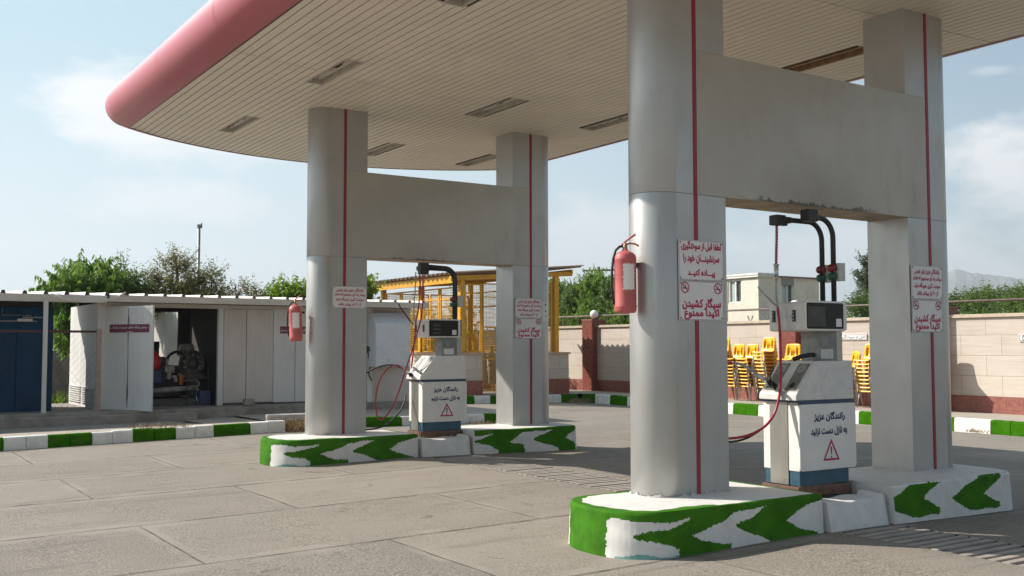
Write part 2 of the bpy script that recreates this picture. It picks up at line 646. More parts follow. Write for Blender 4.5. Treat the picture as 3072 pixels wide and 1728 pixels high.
    MAT['pump_white'] = plain('pump_white', (.73, .69, .645), .42, var=.05, scale=4, dirt=.3, dirtcol=(.36, .31, .27), dscale=7, bmp=.05)
    MAT['pump_grime'] = plain('pump_grimy_white', (.63, .60, .565), .5, var=.1, scale=9, dirt=.6, dirtcol=(.2, .18, .16), dscale=9)
    MAT['pump_blue'] = plain('pump_blue', (.030, .085, .125), .5, var=.15, scale=8, dirt=.3, dirtcol=(.3, .3, .3))
    MAT['pump_navy'] = plain('pump_navy', (.03, .055, .10), .45, var=.2)
    MAT['pump_steel'] = plain('brushed_steel', (.40, .37, .33), .38, metal=.75, var=.12, scale=3, stretch=(1, 1, .25), dirt=.3, dirtcol=(.2, .15, .1))
    MAT['rust_base'] = plain('rusty_base', (.15, .085, .055), .85, var=.35, scale=10)
    MAT['screen'] = plain('dark_screen', (.022, .020, .019), .35, spec=.2, var=.3, scale=4, dirt=.25, dirtcol=(.13, .12, .11))
    MAT['lcd'] = plain('lcd_window', (.075, .072, .066), .4, spec=.2, var=.25, scale=8)
    MAT['plate'] = plain('zinc_plate', (.24, .235, .22), .5, metal=.4, var=.25, scale=14, dirt=.5, dirtcol=(.08, .075, .07))
    MAT['arm'] = plain('black_arm', (.030, .026, .025), .5, metal=.2, var=.35, scale=9, dirt=.5, dirtcol=(.12, .10, .085))
    MAT['lens_red'] = plain('red_lens', (.17, .014, .02), .3, var=.2)
    MAT['lens_green'] = plain('green_lens', (.02, .09, .045), .3, var=.2)
    MAT['grey_box'] = plain('grey_box', (.52, .50, .47), .55, var=.12, scale=20)
    MAT['pit_lid'] = plain('pit_rubber', (.02, .019, .018), .5, var=.4)
    # travertine and granite walls
    for nm, base, dark in (('travertine', (.55, .475, .405), (.46, .385, .32)), ('travertine_grey', (.55, .475, .405), (.46, .385, .32))):
        m, nt, b = new_mat(nm)
        vec = nt.nodes.new('ShaderNodeTexCoord').outputs['Object']
        n1 = noise(nt, 2.2, 9, .7, scaled_vec(nt, (.55, .55, 9)), .5)
        n2 = noise(nt, .8, 3, .5, vec)
        c = mixc(nt, smap(nt, n1, .32, .68), dark, base)
        c = mixc(nt, smap(nt, n2, .4, .65, 0, .35), c, tuple(min(1, x * 1.14) for x in base))
        s = nt.nodes.new('ShaderNodeSeparateXYZ')
        nt.links.new(vec, s.inputs[0])
        cmb = nt.nodes.new('ShaderNodeCombineXYZ')
        nt.links.new(mathn(nt, 'ADD', s.outputs['X'], s.outputs['Y']), cmb.inputs['X'])
        nt.links.new(s.outputs['Z'], cmb.inputs['Y'])
        br = nt.nodes.new('ShaderNodeTexBrick')
        br.offset = .37
        br.inputs['Scale'].default_value = 1
        br.inputs['Brick Width'].default_value = 1.02
        br.inputs['Row Height'].default_value = .47
        br.inputs['Mortar Size'].default_value = .004
        br.inputs['Color1'].default_value = (1, 1, 1, 1)
        br.inputs['Color2'].default_value = (.9, .9, .9, 1)
        mp = nt.nodes.new('ShaderNodeMapping')
        mp.inputs['Location'].default_value = (0, .125 + .47, 0)
        nt.links.new(cmb.outputs[0], mp.inputs[0])
        nt.links.new(mp.outputs[0], br.inputs['Vector'])
        mul = nt.nodes.new('ShaderNodeMix')
        mul.data_type = 'RGBA'
        mul.blend_type = 'MULTIPLY'
        mul.inputs[0].default_value = 1
        nt.links.new(c, mul.inputs[6])
        nt.links.new(br.outputs['Color'], mul.inputs[7])
        c = mixc(nt, mathn(nt, 'MULTIPLY', br.outputs['Fac'], .6), mul.outputs[2], (.30, .24, .19))
        nt.links.new(c, b.inputs['Base Color'])
        b.inputs['Roughness'].default_value = .55
        MAT[nm] = m
    MAT['granite'] = plain('red_granite', (.25, .085, .062), .5, var=.25, scale=14, dirt=.3, dirtcol=(.33, .2, .16))
    MAT['granite_dark'] = plain('red_granite_polished', (.20, .06, .045), .3, var=.25, scale=14)
    MAT['coping'] = plain('coping_stone', (.46, .37, .28), .6, var=.12)
    MAT['globe'] = plain('opal_globe', (.80, .78, .74), .25, var=.03)
    MAT['pipe_brown'] = plain('brown_pipe', (.13, .09, .07), .6, var=.3)
    MAT['yellow'] = plain('yellow_paint', (.62, .305, .015), .5, var=.14, scale=5, dirt=.2, dirtcol=(.4, .2, .04))
    MAT['chair_yellow'] = plain('yellow_plastic', (.80, .40, .010), .3, var=.06, scale=3, spec=.6)
    MAT['chair_leg'] = plain('chair_steel', (.33, .31, .29), .4, metal=.7, var=.15)
    MAT['roof_sheet'] = plain('corrugated_sheet', (.24, .175, .13), .7, var=.2, scale=2, dirt=.4, dirtcol=(.12, .08, .06))
    MAT['roof_white'] = plain('white_roof_sheet', (.66, .63, .58), .5, var=.08, scale=2, dirt=.25, dirtcol=(.38, .33, .28))
    MAT['gutter'] = plain('white_gutter', (.58, .53, .46), .55, var=.1, scale=3, dirt=.4, dirtcol=(.30, .24, .18))
    MAT['shed_cream'] = plain('cream_panel', (.56, .50, .45), .6, var=.1, scale=2, dirt=.4, dirtcol=(.22, .16, .11), stretch=(1, 1, .35), dscale=6)
    MAT['shed_white'] = plain('white_panel', (.62, .60, .57), .55, var=.07, scale=2, dirt=.35, dirtcol=(.27, .23, .19), stretch=(1, 1, .3))
    MAT['shed_blue'] = plain('blue_container', (.010, .048, .095), .6, spec=.15, var=.15, scale=3, dirt=.25, dirtcol=(.03, .05, .07), stretch=(1, 1, .4))
    MAT['seam'] = plain('seam_grime', (.10, .085, .07), .85, var=.4, scale=12)
    MAT['rust_post'] = plain('rusty_post', (.36, .27, .22), .8, var=.2, scale=14, dirt=.9, dirtcol=(.16, .055, .035), dscale=12)
    MAT['maroon_rail'] = plain('maroon_rail', (.075, .030, .032), .6)
    MAT['box_white'] = plain('chipped_white_box', (.64, .65, .67), .55, var=.05, scale=6, dirt=.55, dirtcol=(.23, .22, .21), dscale=4)
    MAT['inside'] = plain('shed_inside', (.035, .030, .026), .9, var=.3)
    MAT['machine'] = plain('greasy_iron', (.09, .085, .08), .5, metal=.3, var=.4, scale=12)
    MAT['machine_light'] = plain('grey_machine', (.30, .28, .26), .55, var=.25, scale=9)
    MAT['machine_red'] = plain('machine_red', (.50, .03, .02), .4, var=.2)
    MAT['machine_blue'] = plain('machine_blue', (.03, .05, .13), .5, var=.3)
    MAT['orange'] = plain('filter_orange', (.55, .14, .03), .5)
    MAT['house_wall'] = plain('house_render', (.66, .60, .50), .9, var=.08, scale=2, dirt=.25, dirtcol=(.4, .3, .22))
    MAT['concrete_pale'] = plain('pale_render', (.44, .42, .38), .9, var=.1, scale=2)
    MAT['house_trim'] = plain('house_trim', (.66, .63, .58), .7)
    MAT['glass_dark'] = plain('window_glass', (.10, .115, .12), .12, var=.2)
    MAT['glass_pale'] = plain('curtained_glass', (.40, .46, .45), .2, var=.1)
    MAT['mast'] = plain('grey_mast', (.22, .215, .21), .5, metal=.5)
    MAT['bark'] = plain('bark', (.10, .075, .055), .9, var=.3, scale=20)
    MAT['dry_grass'] = plain('dry_grass', (.30, .20, .10), .9, var=.35, scale=9)
    MAT['mountain'] = plain('bare_rock', (.22, .19, .165), .95, var=.2, scale=.004)
    MAT['ledge'] = plain('cage_ledge', (.50, .33, .20), .6)

    def leafmat(name, a, b_, c_):
        m, nt, b = new_mat(name)
        n = noise(nt, 2.4, 4, .6)
        n2 = noise(nt, 23, 2, .5)
        col = mixc(nt, smap(nt, n, .35, .65), a, b_)
        col = mixc(nt, smap(nt, n2, .5, .7), col, c_)
        nt.links.new(col, b.inputs['Base Color'])
        b.inputs['Roughness'].default_value = .5
        b.inputs['Specular IOR Level'].default_value = .35
        tr = nt.nodes.new('ShaderNodeBsdfTranslucent')
        hs = nt.nodes.new('ShaderNodeHueSaturation')
        hs.inputs['Value'].default_value = 1.35
        hs.inputs['Saturation'].default_value = 1.1
        nt.links.new(col, hs.inputs['Color'])
        nt.links.new(hs.outputs[0], tr.inputs['Color'])
        mx = nt.nodes.new('ShaderNodeMixShader')
        mx.inputs[0].default_value = .48
        out = nt.nodes['Material Output']
        nt.links.new(b.outputs[0], mx.inputs[1])
        nt.links.new(tr.outputs[0], mx.inputs[2])
        nt.links.new(mx.outputs[0], out.inputs[0])
        MAT[name] = m
    leafmat('leaf_peach', (.11, .19, .035), (.17, .27, .055), (.22, .30, .08))
    leafmat('leaf_olive', (.135, .140, .048), (.20, .185, .070), (.23, .19, .09))
    leafmat('leaf_vine', (.12, .20, .02), (.18, .27, .035), (.26, .30, .06))
    leafmat('leaf_hedge', (.085, .140, .038), (.135, .19, .052), (.18, .21, .075))
    leafmat('leaf_dark', (.065, .115, .034), (.105, .155, .048), (.145, .18, .065))
    leafmat('leaf_poplar', (.06, .085, .045), (.09, .11, .06), (.11, .125, .07))
    leafmat('leaf_rust', (.12, .055, .045), (.16, .08, .05), (.12, .11, .05))


setup_materials()

# ------------------------------------------------------------------ Persian lettering
_D = {  # letter: (isolated, final, initial, medial)
    'ا': ('\uFE8D', '\uFE8E'), 'آ': ('\uFE81', '\uFE82'), 'ب': ('\uFE8F', '\uFE90', '\uFE91', '\uFE92'),
    'پ': ('\uFB56', '\uFB57', '\uFB58', '\uFB59'), 'ت': ('\uFE95', '\uFE96', '\uFE97', '\uFE98'),
    'ج': ('\uFE9D', '\uFE9E', '\uFE9F', '\uFEA0'), 'چ': ('\uFB7A', '\uFB7B', '\uFB7C', '\uFB7D'),
    'ح': ('\uFEA1', '\uFEA2', '\uFEA3', '\uFEA4'), 'خ': ('\uFEA5', '\uFEA6', '\uFEA7', '\uFEA8'),
    'د': ('\uFEA9', '\uFEAA'), 'ذ': ('\uFEAB', '\uFEAC'), 'ر': ('\uFEAD', '\uFEAE'), 'ز': ('\uFEAF', '\uFEB0'),
    'س': ('\uFEB1', '\uFEB2', '\uFEB3', '\uFEB4'), 'ش': ('\uFEB5', '\uFEB6', '\uFEB7', '\uFEB8'),
    'ط': ('\uFEC1', '\uFEC2', '\uFEC3', '\uFEC4'), 'ع': ('\uFEC9', '\uFECA', '\uFECB', '\uFECC'),
    'ف': ('\uFED1', '\uFED2', '\uFED3', '\uFED4'), 'ق': ('\uFED5', '\uFED6', '\uFED7', '\uFED8'),
    'ک': ('\uFB8E', '\uFB8F', '\uFB90', '\uFB91'), 'گ': ('\uFB92', '\uFB93', '\uFB94', '\uFB95'),
    'ل': ('\uFEDD', '\uFEDE', '\uFEDF', '\uFEE0'), 'م': ('\uFEE1', '\uFEE2', '\uFEE3', '\uFEE4'),
    'ن': ('\uFEE5', '\uFEE6', '\uFEE7', '\uFEE8'), 'و': ('\uFEED', '\uFEEE'), 'ه': ('\uFEE9', '\uFEEA', '\uFEEB', '\uFEEC'),
    'ی': ('\uFBFC', '\uFBFD', '\uFBFE', '\uFBFF'), 'ـ': ('\u0640', '\u0640', '\u0640', '\u0640'),
}


def shape_fa(s):
    out = []
    for i, ch in enumerate(s):
        f = _D.get(ch)
        if not f:
            out.append(ch)
            continue
        pv = _D.get(s[i - 1]) if i > 0 else None
        nx = _D.get(s[i + 1]) if i + 1 < len(s) else None
        jp = bool(pv) and len(pv) == 4
        jn = bool(nx) and len(f) == 4
        out.append(f[3] if (jp and jn) else f[1] if jp else f[2] if jn else f[0])
    # right to left; runs of digits keep their order
    r, run = [], []
    for ch in reversed(out):
        if '\u06f0' <= ch <= '\u06f9':
            run.insert(0, ch)
        else:
            r += run
            run = []
            r.append(ch)
    return ''.join(r + run)


_tcache = {}


def text_spans(body, bold, dy=.022):
    """outline of the text filled row by row (non-zero winding), thickened by bold"""
    key = (body, bold)
    if key in _tcache:
        return _tcache[key]
    c = bpy.data.curves.new('t', 'FONT')
    c.body = body
    c.size = 1
    c.fill_mode = 'NONE'
    c.resolution_u = 5
    o = bpy.data.objects.new('t', c)
    COL.objects.link(o)
    dg = bpy.context.evaluated_depsgraph_get()
    me = bpy.data.meshes.new_from_object(o.evaluated_get(dg))
    bpy.data.objects.remove(o)
    bpy.data.curves.remove(c)
    co = [(v.co.x, v.co.y) for v in me.vertices]
    nxt = set()
    for e in me.edges:
        nxt.add((min(e.vertices), max(e.vertices)))
    bpy.data.meshes.remove(me)
    loops, cur = [], [0]
    for i in range(1, len(co)):
        if (i - 1, i) in nxt:
            cur.append(i)
        else:
            loops.append(cur)
            cur = [i]
    loops.append(cur)
    segs = []
    for lp in loops:
        for i in range(len(lp)):
            segs.append((co[lp[i]], co[lp[(i + 1) % len(lp)]]))
    y0, y1 = min(p[1] for p in co), max(p[1] for p in co)
    n = int((y1 - y0) / dy) + 1
    rows = []
    for r in range(n):
        y = y0 + (r + .5) * dy
        xs = []
        for (ax, ay), (bx, by) in segs:
            if (ay > y) != (by > y):
                xs.append((ax + (bx - ax) * (y - ay) / (by - ay), 1 if by > ay else -1))
        xs.sort()
        w, sp, st = 0, [], 0
        for x, d in xs:
            if w == 0:
                st = x
            w += d
            if w == 0:
                sp.append((st, x))
        rows.append(sp)
    k = int(round(bold / dy))
    out = []
    for r in range(-k, n + k):
        al = []
        for q in range(r - k, r + k + 1):
            if 0 <= q < n:
                f = math.sqrt(max(0, 1 - ((q - r) / (k + .5)) ** 2))
                al += [(a - bold * f, b + bold * f) for a, b in rows[q]]
        al.sort()
        mg = []
        for a, b in al:
            if mg and a <= mg[-1][1]:
                mg[-1][1] = max(mg[-1][1], b)
            else:
                mg.append([a, b])
        for a, b in mg:
            out.append((a, b, y0 + r * dy, y0 + (r + 1) * dy))
    ext = (min(q[0] for q in out), max(q[1] for q in out), min(q[2] for q in out), max(q[3] for q in out))
    _tcache[key] = (out, ext)
    return _tcache[key]


def lettering(lines, mat, parent, place, bold=.022, name='lettering'):
    """lines: (text, u_centre, v_centre, width, height); place(u, v, d) -> world point"""
    mb = MB()
    for t, uc, vc, wd, ht in lines:
        sp, (x0, x1, y0, y1) = text_spans(shape_fa(t), bold)
        fx, fy = wd / (x1 - x0), ht / (y1 - y0)
        for a, b, ya, yb in sp:
            u0, u1 = uc + (a - x0) * fx - wd / 2, uc + (b - x0) * fx - wd / 2
            v0, v1 = vc + (ya - y0) * fy - ht / 2, vc + (yb - y0) * fy - ht / 2
            mb.face([place(u0, v0, .0015), place(u1, v0, .0015), place(u1, v1, .0015), place(u0, v1, .0015)])
    return mb.build(name, mat, parent, fixn=False)


def on_front(y):          # board facing -Y
    return lambda u, v, d: (u, y - d, v)


def on_left(x):           # board facing -X
    return lambda u, v, d: (x - d, -u, v)


def ring(mb, place, uc, vc, r0, r1, d, n=28, mi=0):
    for i in range(n):
        a, b = i * 2 * math.pi / n, (i + 1) * 2 * math.pi / n
        mb.face([place(uc + r0 * math.cos(a), vc + r0 * math.sin(a), d), place(uc + r1 * math.cos(a), vc + r1 * math.sin(a), d),
                 place(uc + r1 * math.cos(b), vc + r1 * math.sin(b), d), place(uc + r0 * math.cos(b), vc + r0 * math.sin(b), d)], mi)


def strip2(mb, place, p, q, w, d, mi=0):
    dx, dy = q[0] - p[0], q[1] - p[1]
    L = math.hypot(dx, dy)
    nx, ny = -dy / L * w / 2, dx / L * w / 2
    mb.face([place(p[0] + nx, p[1] + ny, d), place(p[0] - nx, p[1] - ny, d), place(q[0] - nx, q[1] - ny, d), place(q[0] + nx, q[1] + ny, d)], mi)


# ------------------------------------------------------------------ ground
def gz(x):
    return -.018 * min(abs(x - 6.5), 13.5)


TX0, TX1 = 6.87, 7.60          # service trench across the forecourt
TRENCH = [(-1.0, 5.62), (6.80, 12.45)]


def build_ground():
    mb = MB()
    xs = [-20, -7.0, 0, 3, 6.5, TX0, TX1, 10, 15, 20.0, 23]
    ys = [-20, -1.0, 2, 5.62, 6.80, 12.45, 17.62, 26.3, 34]
    for i in range(len(xs) - 1):
        for j in range(len(ys) - 1):
            if xs[i] == TX0 and (ys[j], ys[j + 1]) in ((-1.0, 2), (2, 5.62), (6.80, 12.45)):
                continue
            mb.face([(xs[i], ys[j], gz(xs[i])), (xs[i + 1], ys[j], gz(xs[i + 1])), (xs[i + 1], ys[j + 1], gz(xs[i + 1])), (xs[i], ys[j + 1], gz(xs[i]))])
    o = mb.build('forecourt_pavement', MAT['ground'], weld=True)
    tag(o, kind='structure')
    mb = MB()
    s = 4500
    mb.face([(-s, -s, -.32), (s, -s, -.32), (s, s, -.32), (-s, s, -.32)])
    tag(mb.build('ground', MAT['earth']), kind='structure')
    # trench walls
    mb = MB()
    for y0, y1 in TRENCH:
        zt = gz(7.0) - .004
        for x in (TX0, TX1):
            mb.face([(x, y0, zt), (x, y1, zt), (x, y1, -.31), (x, y0, -.31)])
        mb.face([(TX0, y0, -.30), (TX1, y0, -.30), (TX1, y1, -.30), (TX0, y1, -.30)])
        mb.face([(TX0, y1, -.31), (TX1, y1, -.31), (TX1, y1, zt), (TX0, y1, zt)])
        mb.face([(TX0, y0, -.31), (TX1, y0, -.31), (TX1, y0, zt), (TX0, y0, zt)])
    tag(mb.build('trench', MAT['pit'], fixn=False), kind='structure')
    for (y0, y1), lab in zip(TRENCH, ('slatted concrete trench cover in front of the nearest island', 'slatted concrete trench cover between the two pump islands')):
        mb = MB()
        y = y0 + .03
        while y < y1 - .08:
            mb.obox(((TX0 + TX1) / 2, y + .038, gz(7.2) - .028 + random.uniform(-.003, .003)), (1, random.uniform(-.006, .006), 0), (0, 1, 0), (0, 0, 1), .72, .064, .07)
            y += .112
        tag(mb.build('trench_grate', MAT['grate'], bevel=.006), lab, 'drain grate', 'slatted trench covers')


build_ground()


# ------------------------------------------------------------------ pump islands
def inside(p, poly):
    x, y = p
    c = False
    n = len(poly)
    for i in range(n):
        x0, y0 = poly[i]
        x1, y1 = poly[(i + 1) % n]
        if (y0 > y) != (y1 > y) and x < (x1 - x0) * (y - y0) / (y1 - y0) + x0:
            c = not c
    return c


NEAR_WHITE = [
    [(4.62, -.1), (4.62, .235), (4.66, .25), (4.8, .245), (5.0, .228), (5.18, .232), (5.30, .25), (5.27, .225), (5.1, .182), (4.93, .165), (4.84, .148), (4.82, .13), (4.86, .115), (4.98, .09), (5.1, .07), (5.17, .03), (5.2, -.1)],
    [(6.094, .264), (5.922, .256), (5.727, .236), (5.64, .194), (5.486, .154), (5.303, .12), (5.402, .077), (5.527, .04), (5.697, .019), (5.705, -.1), (6.08, -.1), (6.106, -.001), (6.007, .047), (5.778, .12), (5.769, .151), (5.921, .194)],
    [(6.697, .26), (6.554, .228), (6.442, .198), (6.309, .132), (6.445, .065), (6.678, .007), (6.70, -.1), (6.9, -.1), (6.9, .291)],
]
FAR1_GREEN = [
    [(8.313, .296), (7.871, .294), (7.745, .243), (7.56, .182), (7.591, .099), (7.793, .055), (7.875, .01), (8.287, .016), (8.289, .064), (8.077, .161), (8.078, .187)],
    [(9.241, .305), (8.921, .303), (8.638, .214), (8.455, .139), (8.616, .054), (8.721, .005), (9.209, -.005), (9.195, .043), (8.96, .135), (9.239, .272)],
]
FAR2_WHITE = [
    [(7.5, .24), (7.695, .233), (7.975, .253), (7.695, .178), (7.5, .16)],
    [(8.235, .123), (8.329, .175), (8.479, .257), (9.015, .267), (8.657, .158), (8.657, .124), (9.107, -.002), (9.1, -.1), (8.5, -.1), (8.492, .02), (8.465, .083), (8.329, .101)],
    [(9.237, .136), (9.32, .2), (9.47, .276), (9.9, .3), (9.9, -.1), (9.439, -.1), (9.439, .015), (9.396, .075)],
    [(7.5, .15), (7.695, .14), (7.773, .114), (7.877, .097), (8.035, .022), (8.03, -.1), (7.5, -.1)],
]


def island_outline(kind, y0, STEP=.009):
    """plan points (x, y, s) clockwise from the trench end along the front; s equals x on the straight front"""
    W = 1.03
    pts = []
    if kind == 'near':
        x_end, xr = 6.74, 5.22
        n = 40
        for i in range(n + 1):
            pts.append((x_end + (xr - x_end) * i / n, y0))
        for i in range(1, 31):      # blunt rounded nose
            t = i / 30 * math.pi
            cx, sy = math.sin(t), math.cos(t)
            ex = (abs(cx) ** .8) * .46
            ey = W / 2 * (1 - math.copysign(abs(sy) ** .85, sy))
            pts.append((xr - ex, y0 + ey))
        for i in range(1, n + 1):
            pts.append((xr + (x_end - xr) * i / n, y0 + W))
    else:
        x_end, xr = 7.64, 9.28
        n = 40
        for i in range(n + 1):
            pts.append((x_end + (xr - x_end) * i / n, y0))
        for i in range(1, 31):
            t = i / 30 * math.pi
            ex = (abs(math.sin(t)) ** .62) * .28
            ey = W / 2 * (1 - math.copysign(abs(math.cos(t)) ** .75, math.cos(t)))
            pts.append((xr + ex, y0 + ey))
        for i in range(1, n + 1):
            pts.append((xr + (x_end - xr) * i / n, y0 + W))
    # resample
    P = [Vector(p) for p in pts]
    out = [P[0]]
    acc = 0
    step = STEP
    for a, b in zip(P, P[1:]):
        L = (b - a).length
        d = step - acc
        while d < L:
            out.append(a + (b - a) * d / L)
            d += step
        acc = L - (d - step)
    out.append(P[-1])
    sgn = -1 if kind == 'near' else 1
    s = x_end
    res = []
    for i, p in enumerate(out):
        if i:
            s += sgn * (p - out[i - 1]).length
        res.append((p.x, p.y, s))
    return res


def island(kind, y0, paint, label, seed, topz=.305):
    rnd = random.Random(seed)
    out = island_outline(kind, y0, .009 if y0 < 8 else .014)
    cx = 6.0 if kind == 'near' else 8.3
    cy = y0 + .5
    t = thing('pump_island', label, 'island', (cx, cy, 0), 'painted concrete pump islands')
    zb = -.12
    nz = 52 if y0 < 8 else 34
    mb = MB()
    bm = mb.bm
    # soft unevenness
    ph = [rnd.uniform(0, 6) for _ in range(6)]

    def wob(s, z):
        return .004 * math.sin(s * 7 + ph[0] + z * 5) + .0015 * math.sin(s * 17 + ph[1] - z * 11) + .001 * math.sin(z * 40 + ph[2] + s * 3)
    n = len(out)
    grid = []
    for i, (x, y, s) in enumerate(out):
        a = Vector(out[max(i - 1, 0)][:2])
        b = Vector(out[min(i + 1, n - 1)][:2])
        tv = (b - a).normalized()
        nv = Vector((tv.y, -tv.x)) if kind == 'near' else Vector((tv.y, -tv.x))
        if nv.dot(Vector((x - cx, y - cy))) < 0:
            nv = -nv
        colv = []
        for k in range(nz + 1):
            z = zb + (topz - .012 - zb) * k / nz
            off = wob(s, z) + (1 - k / nz) * .022
            if k == nz:
                off -= .004
            colv.append(bm.verts.new((x + nv.x * off, y + nv.y * off, z)))
        colv.append(bm.verts.new((x - nv.x * .012, y - nv.y * .012, topz + .002 * math.sin(s * 5))))
        grid.append((colv, s, nv))
    for i in range(n - 1):
        c0, s0, _ = grid[i]
        c1, s1, _ = grid[i + 1]
        sm = (s0 + s1) / 2
        if paint == 'near':
            lo, hi = out[0][2], out[-1][2]
        for k in range(nz + 1):
            f = bm.faces.new((c0[k], c1[k], c1[k + 1], c0[k + 1]))
            f.smooth = True
            z = (c0[k].co.z + c0[k + 1].co.z) / 2
            jx = sm + rnd.uniform(-.004, .004) + .005 * math.sin(z * 60 + s0 * 3) + .003 * math.sin(z * 190 + s0 * 40)
            jz = z + rnd.uniform(-.0025, .0025) + .004 * math.sin(sm * 23 + ph[3]) + .002 * math.sin(sm * 110)
            # mirror the pattern onto the hidden back
            L = abs(out[-1][2] - out[0][2])
            half = out[0][2] + (out[-1][2] - out[0][2]) / 2
            q = jx
            if kind == 'near':
                if jx < half:
                    q = 2 * half - jx
                if paint == 'near':
                    g = not any(inside((q, jz), p) for p in NEAR_WHITE)
                    if half - .33 < jx < half + .17 and True:
                        g = True
            else:
                if jx > half:
                    q = 2 * half - jx
                if paint == 'far1':
                    g = any(inside((q, jz), p) for p in FAR1_GREEN)
                else:
                    g = not any(inside((q, jz), p) for p in FAR2_WHITE) and q < 9.62
            f.material_index = 1 if g else 0
            if paint == 'near' and kind == 'near' and not g and jx < 5.2 and jx > 4.7 and z < -.012 + .014 * math.sin(jx * 17) + .006:
                f.material_index = 2
    # end wall
    e0, e1 = grid[0][0], grid[-1][0]
    for k in range(nz + 1):
        f = bm.faces.new((e1[k], e0[k], e0[k + 1], e1[k + 1]))
        f.material_index = 0
    mb.build('side_wall', [MAT['isl_white'], MAT['isl_green'], MAT['teal_smear']], t, fixn=True)
    # top slab: rim strip + centre
    mb = MB()
    bm = mb.bm
    rim = {'near': .085, 'far1': .012, 'far2': .07}[paint]
    rings = []
    for w, wj in ((.012, 0), (rim, 1)):
        ringv = []
        for i, (x, y, s) in enumerate(out):
            nv = grid[i][2]
            ww = w
            if wj:
                ww = w * (1 + .18 * math.sin(s * 9 + ph[4]) + .1 * math.sin(s * 31)) + rnd.uniform(-.004, .004)
                if paint == 'near' and y < y0 + .15 and x > 5.6:
                    ww *= .45
            px, py = x - nv.x * ww, y - nv.y * ww
            if kind == 'near':
                px = min(px, 6.739 - (ww if wj else 0))
            else:
                px = max(px, 7.641 + (ww * .2 if wj else 0))
            zz = topz + .002 * math.sin(s * 5) + (.003 if wj else 0)
            ringv.append(bm.verts.new((px, py, zz)))
        rings.append(ringv)
    for i in range(n - 1):
        f = bm.faces.new((rings[0][i], rings[0][i + 1], rings[1][i + 1], rings[1][i]))
        f.material_index = 1 if paint != 'far1' or (i % 180 < 16) else 0
    f = bm.faces.new((rings[0][-1], rings[0][0], rings[1][0], rings[1][-1]))
    f.material_index = 1 if paint == 'near' else 0
    # centre: strips joining opposite verts of the rim
    m = len(rings[1])
    for i in range(m // 2):
        a, b, c, d = rings[1][i], rings[1][i + 1], rings[1][m - 2 - i], rings[1][m - 1 - i]
        if len({a, b, c, d}) == 4:
            bm.faces.new((a, b, c, d))
        elif len({a, b, c, d}) == 3:
            bm.faces.new(list(dict.fromkeys((a, b, c, d))))
    mb.build('top_slab', [MAT['isl_white'], MAT['isl_green']], t)
    return t


I1, I2 = 5.70, 12.63
island('near', I1, 'near', 'green and white painted island end nearest the camera under the large column', 3)
island('far', I1, 'far1', 'white island end with two green chevrons right of the nearest dispenser', 5)
island('near', I2, 'near', 'smaller looking green and white island end under the distant left column', 7)
island('far', I2, 'far2', 'green rimmed island end under the distant right column', 9)


def gap_block(y0, dz, tilt, label):
    t = thing('hose_pit_block', label, 'concrete block', (7.2, y0 + .3, 0), 'white blocks between the island ends')
    mb = MB()
    P = [(6.80, y0 - .015), (7.60, y0 + .02)]
    a, b = Vector((6.80, y0 - .01, 0)), Vector((7.585, y0 + .03, 0))
    d = (b - a).normalized()
    nrm = Vector((-d.y, d.x, 0))
    n = 24
    rows = []
    for i in range(n + 1):
        p = a + (b - a) * i / n
        u = i / n
        ins = .02 if i in (0, n) else 0
        ztop = dz + .02 * math.sin(u * 5) - .045 * math.exp(-((u - .35) / .22) ** 2) + tilt * u + (.035 if u > .88 else 0)
        rows.append([mb.bm.verts.new((*(p + nrm * o).to_2d(), z)) for o, z in ((-.03, -.02 - .01 * u), (.012, ztop - .012), (.03, ztop), (.22, ztop + .012), (.22, -.1))])
    for i in range(n):
        for k in range(4):
            f = mb.bm.faces.new((rows[i][k], rows[i + 1][k], rows[i + 1][k + 1], rows[i][k + 1]))
            f.smooth = k != 2
    mb.bm.faces.new(rows[0])
    mb.bm.faces.new(list(reversed(rows[-1])))
    mb.build('block', MAT['isl_white'], t)
    mb = MB()
    mb.lathe([(.33, .06), (.335, dz - .05), (.32, dz - .02), (.30, dz - .015), (.12, dz - .012)], (7.22, y0 + .62, 0), 28)
    mb.box(6.76, 7.63, y0 + .22, y0 + 1.0, -.25, .10)
    mb.build('pit_surround', MAT['pit_lid'], t)
    return t


gap_block(I1, .235, -.01, 'plain white block closing the hose pit of the nearest island')
gap_block(I2, .235, -.005, 'plain white sagging block closing the hose pit of the distant island')

# ------------------------------------------------------------------ canopy columns and portal beams
ZS = 4.795
C1, C2 = 6.20, 13.14
DEP = .47


def bullet(flip, y0, inset=0.0, n=22):
    """plan of a column: flat end, straight sides, round end; near column has its round end at low x"""
    r = DEP / 2
    cyy = y0 + r
    cxx = 5.655
    pts = [(6.20 - inset, y0 + inset), (6.20 - inset, y0 + DEP - inset), (cxx, y0 + DEP - inset)]
    for i in range(1, n):
        a = math.pi / 2 + math.pi * i / n
        pts.append((cxx + (r - inset) * math.cos(a), cyy + (r - inset) * math.sin(a)))
    pts.append((cxx, y0 + inset))
    if flip:
        pts = [(14.83 - x, y) for x, y in pts]
        pts.reverse()
    return pts


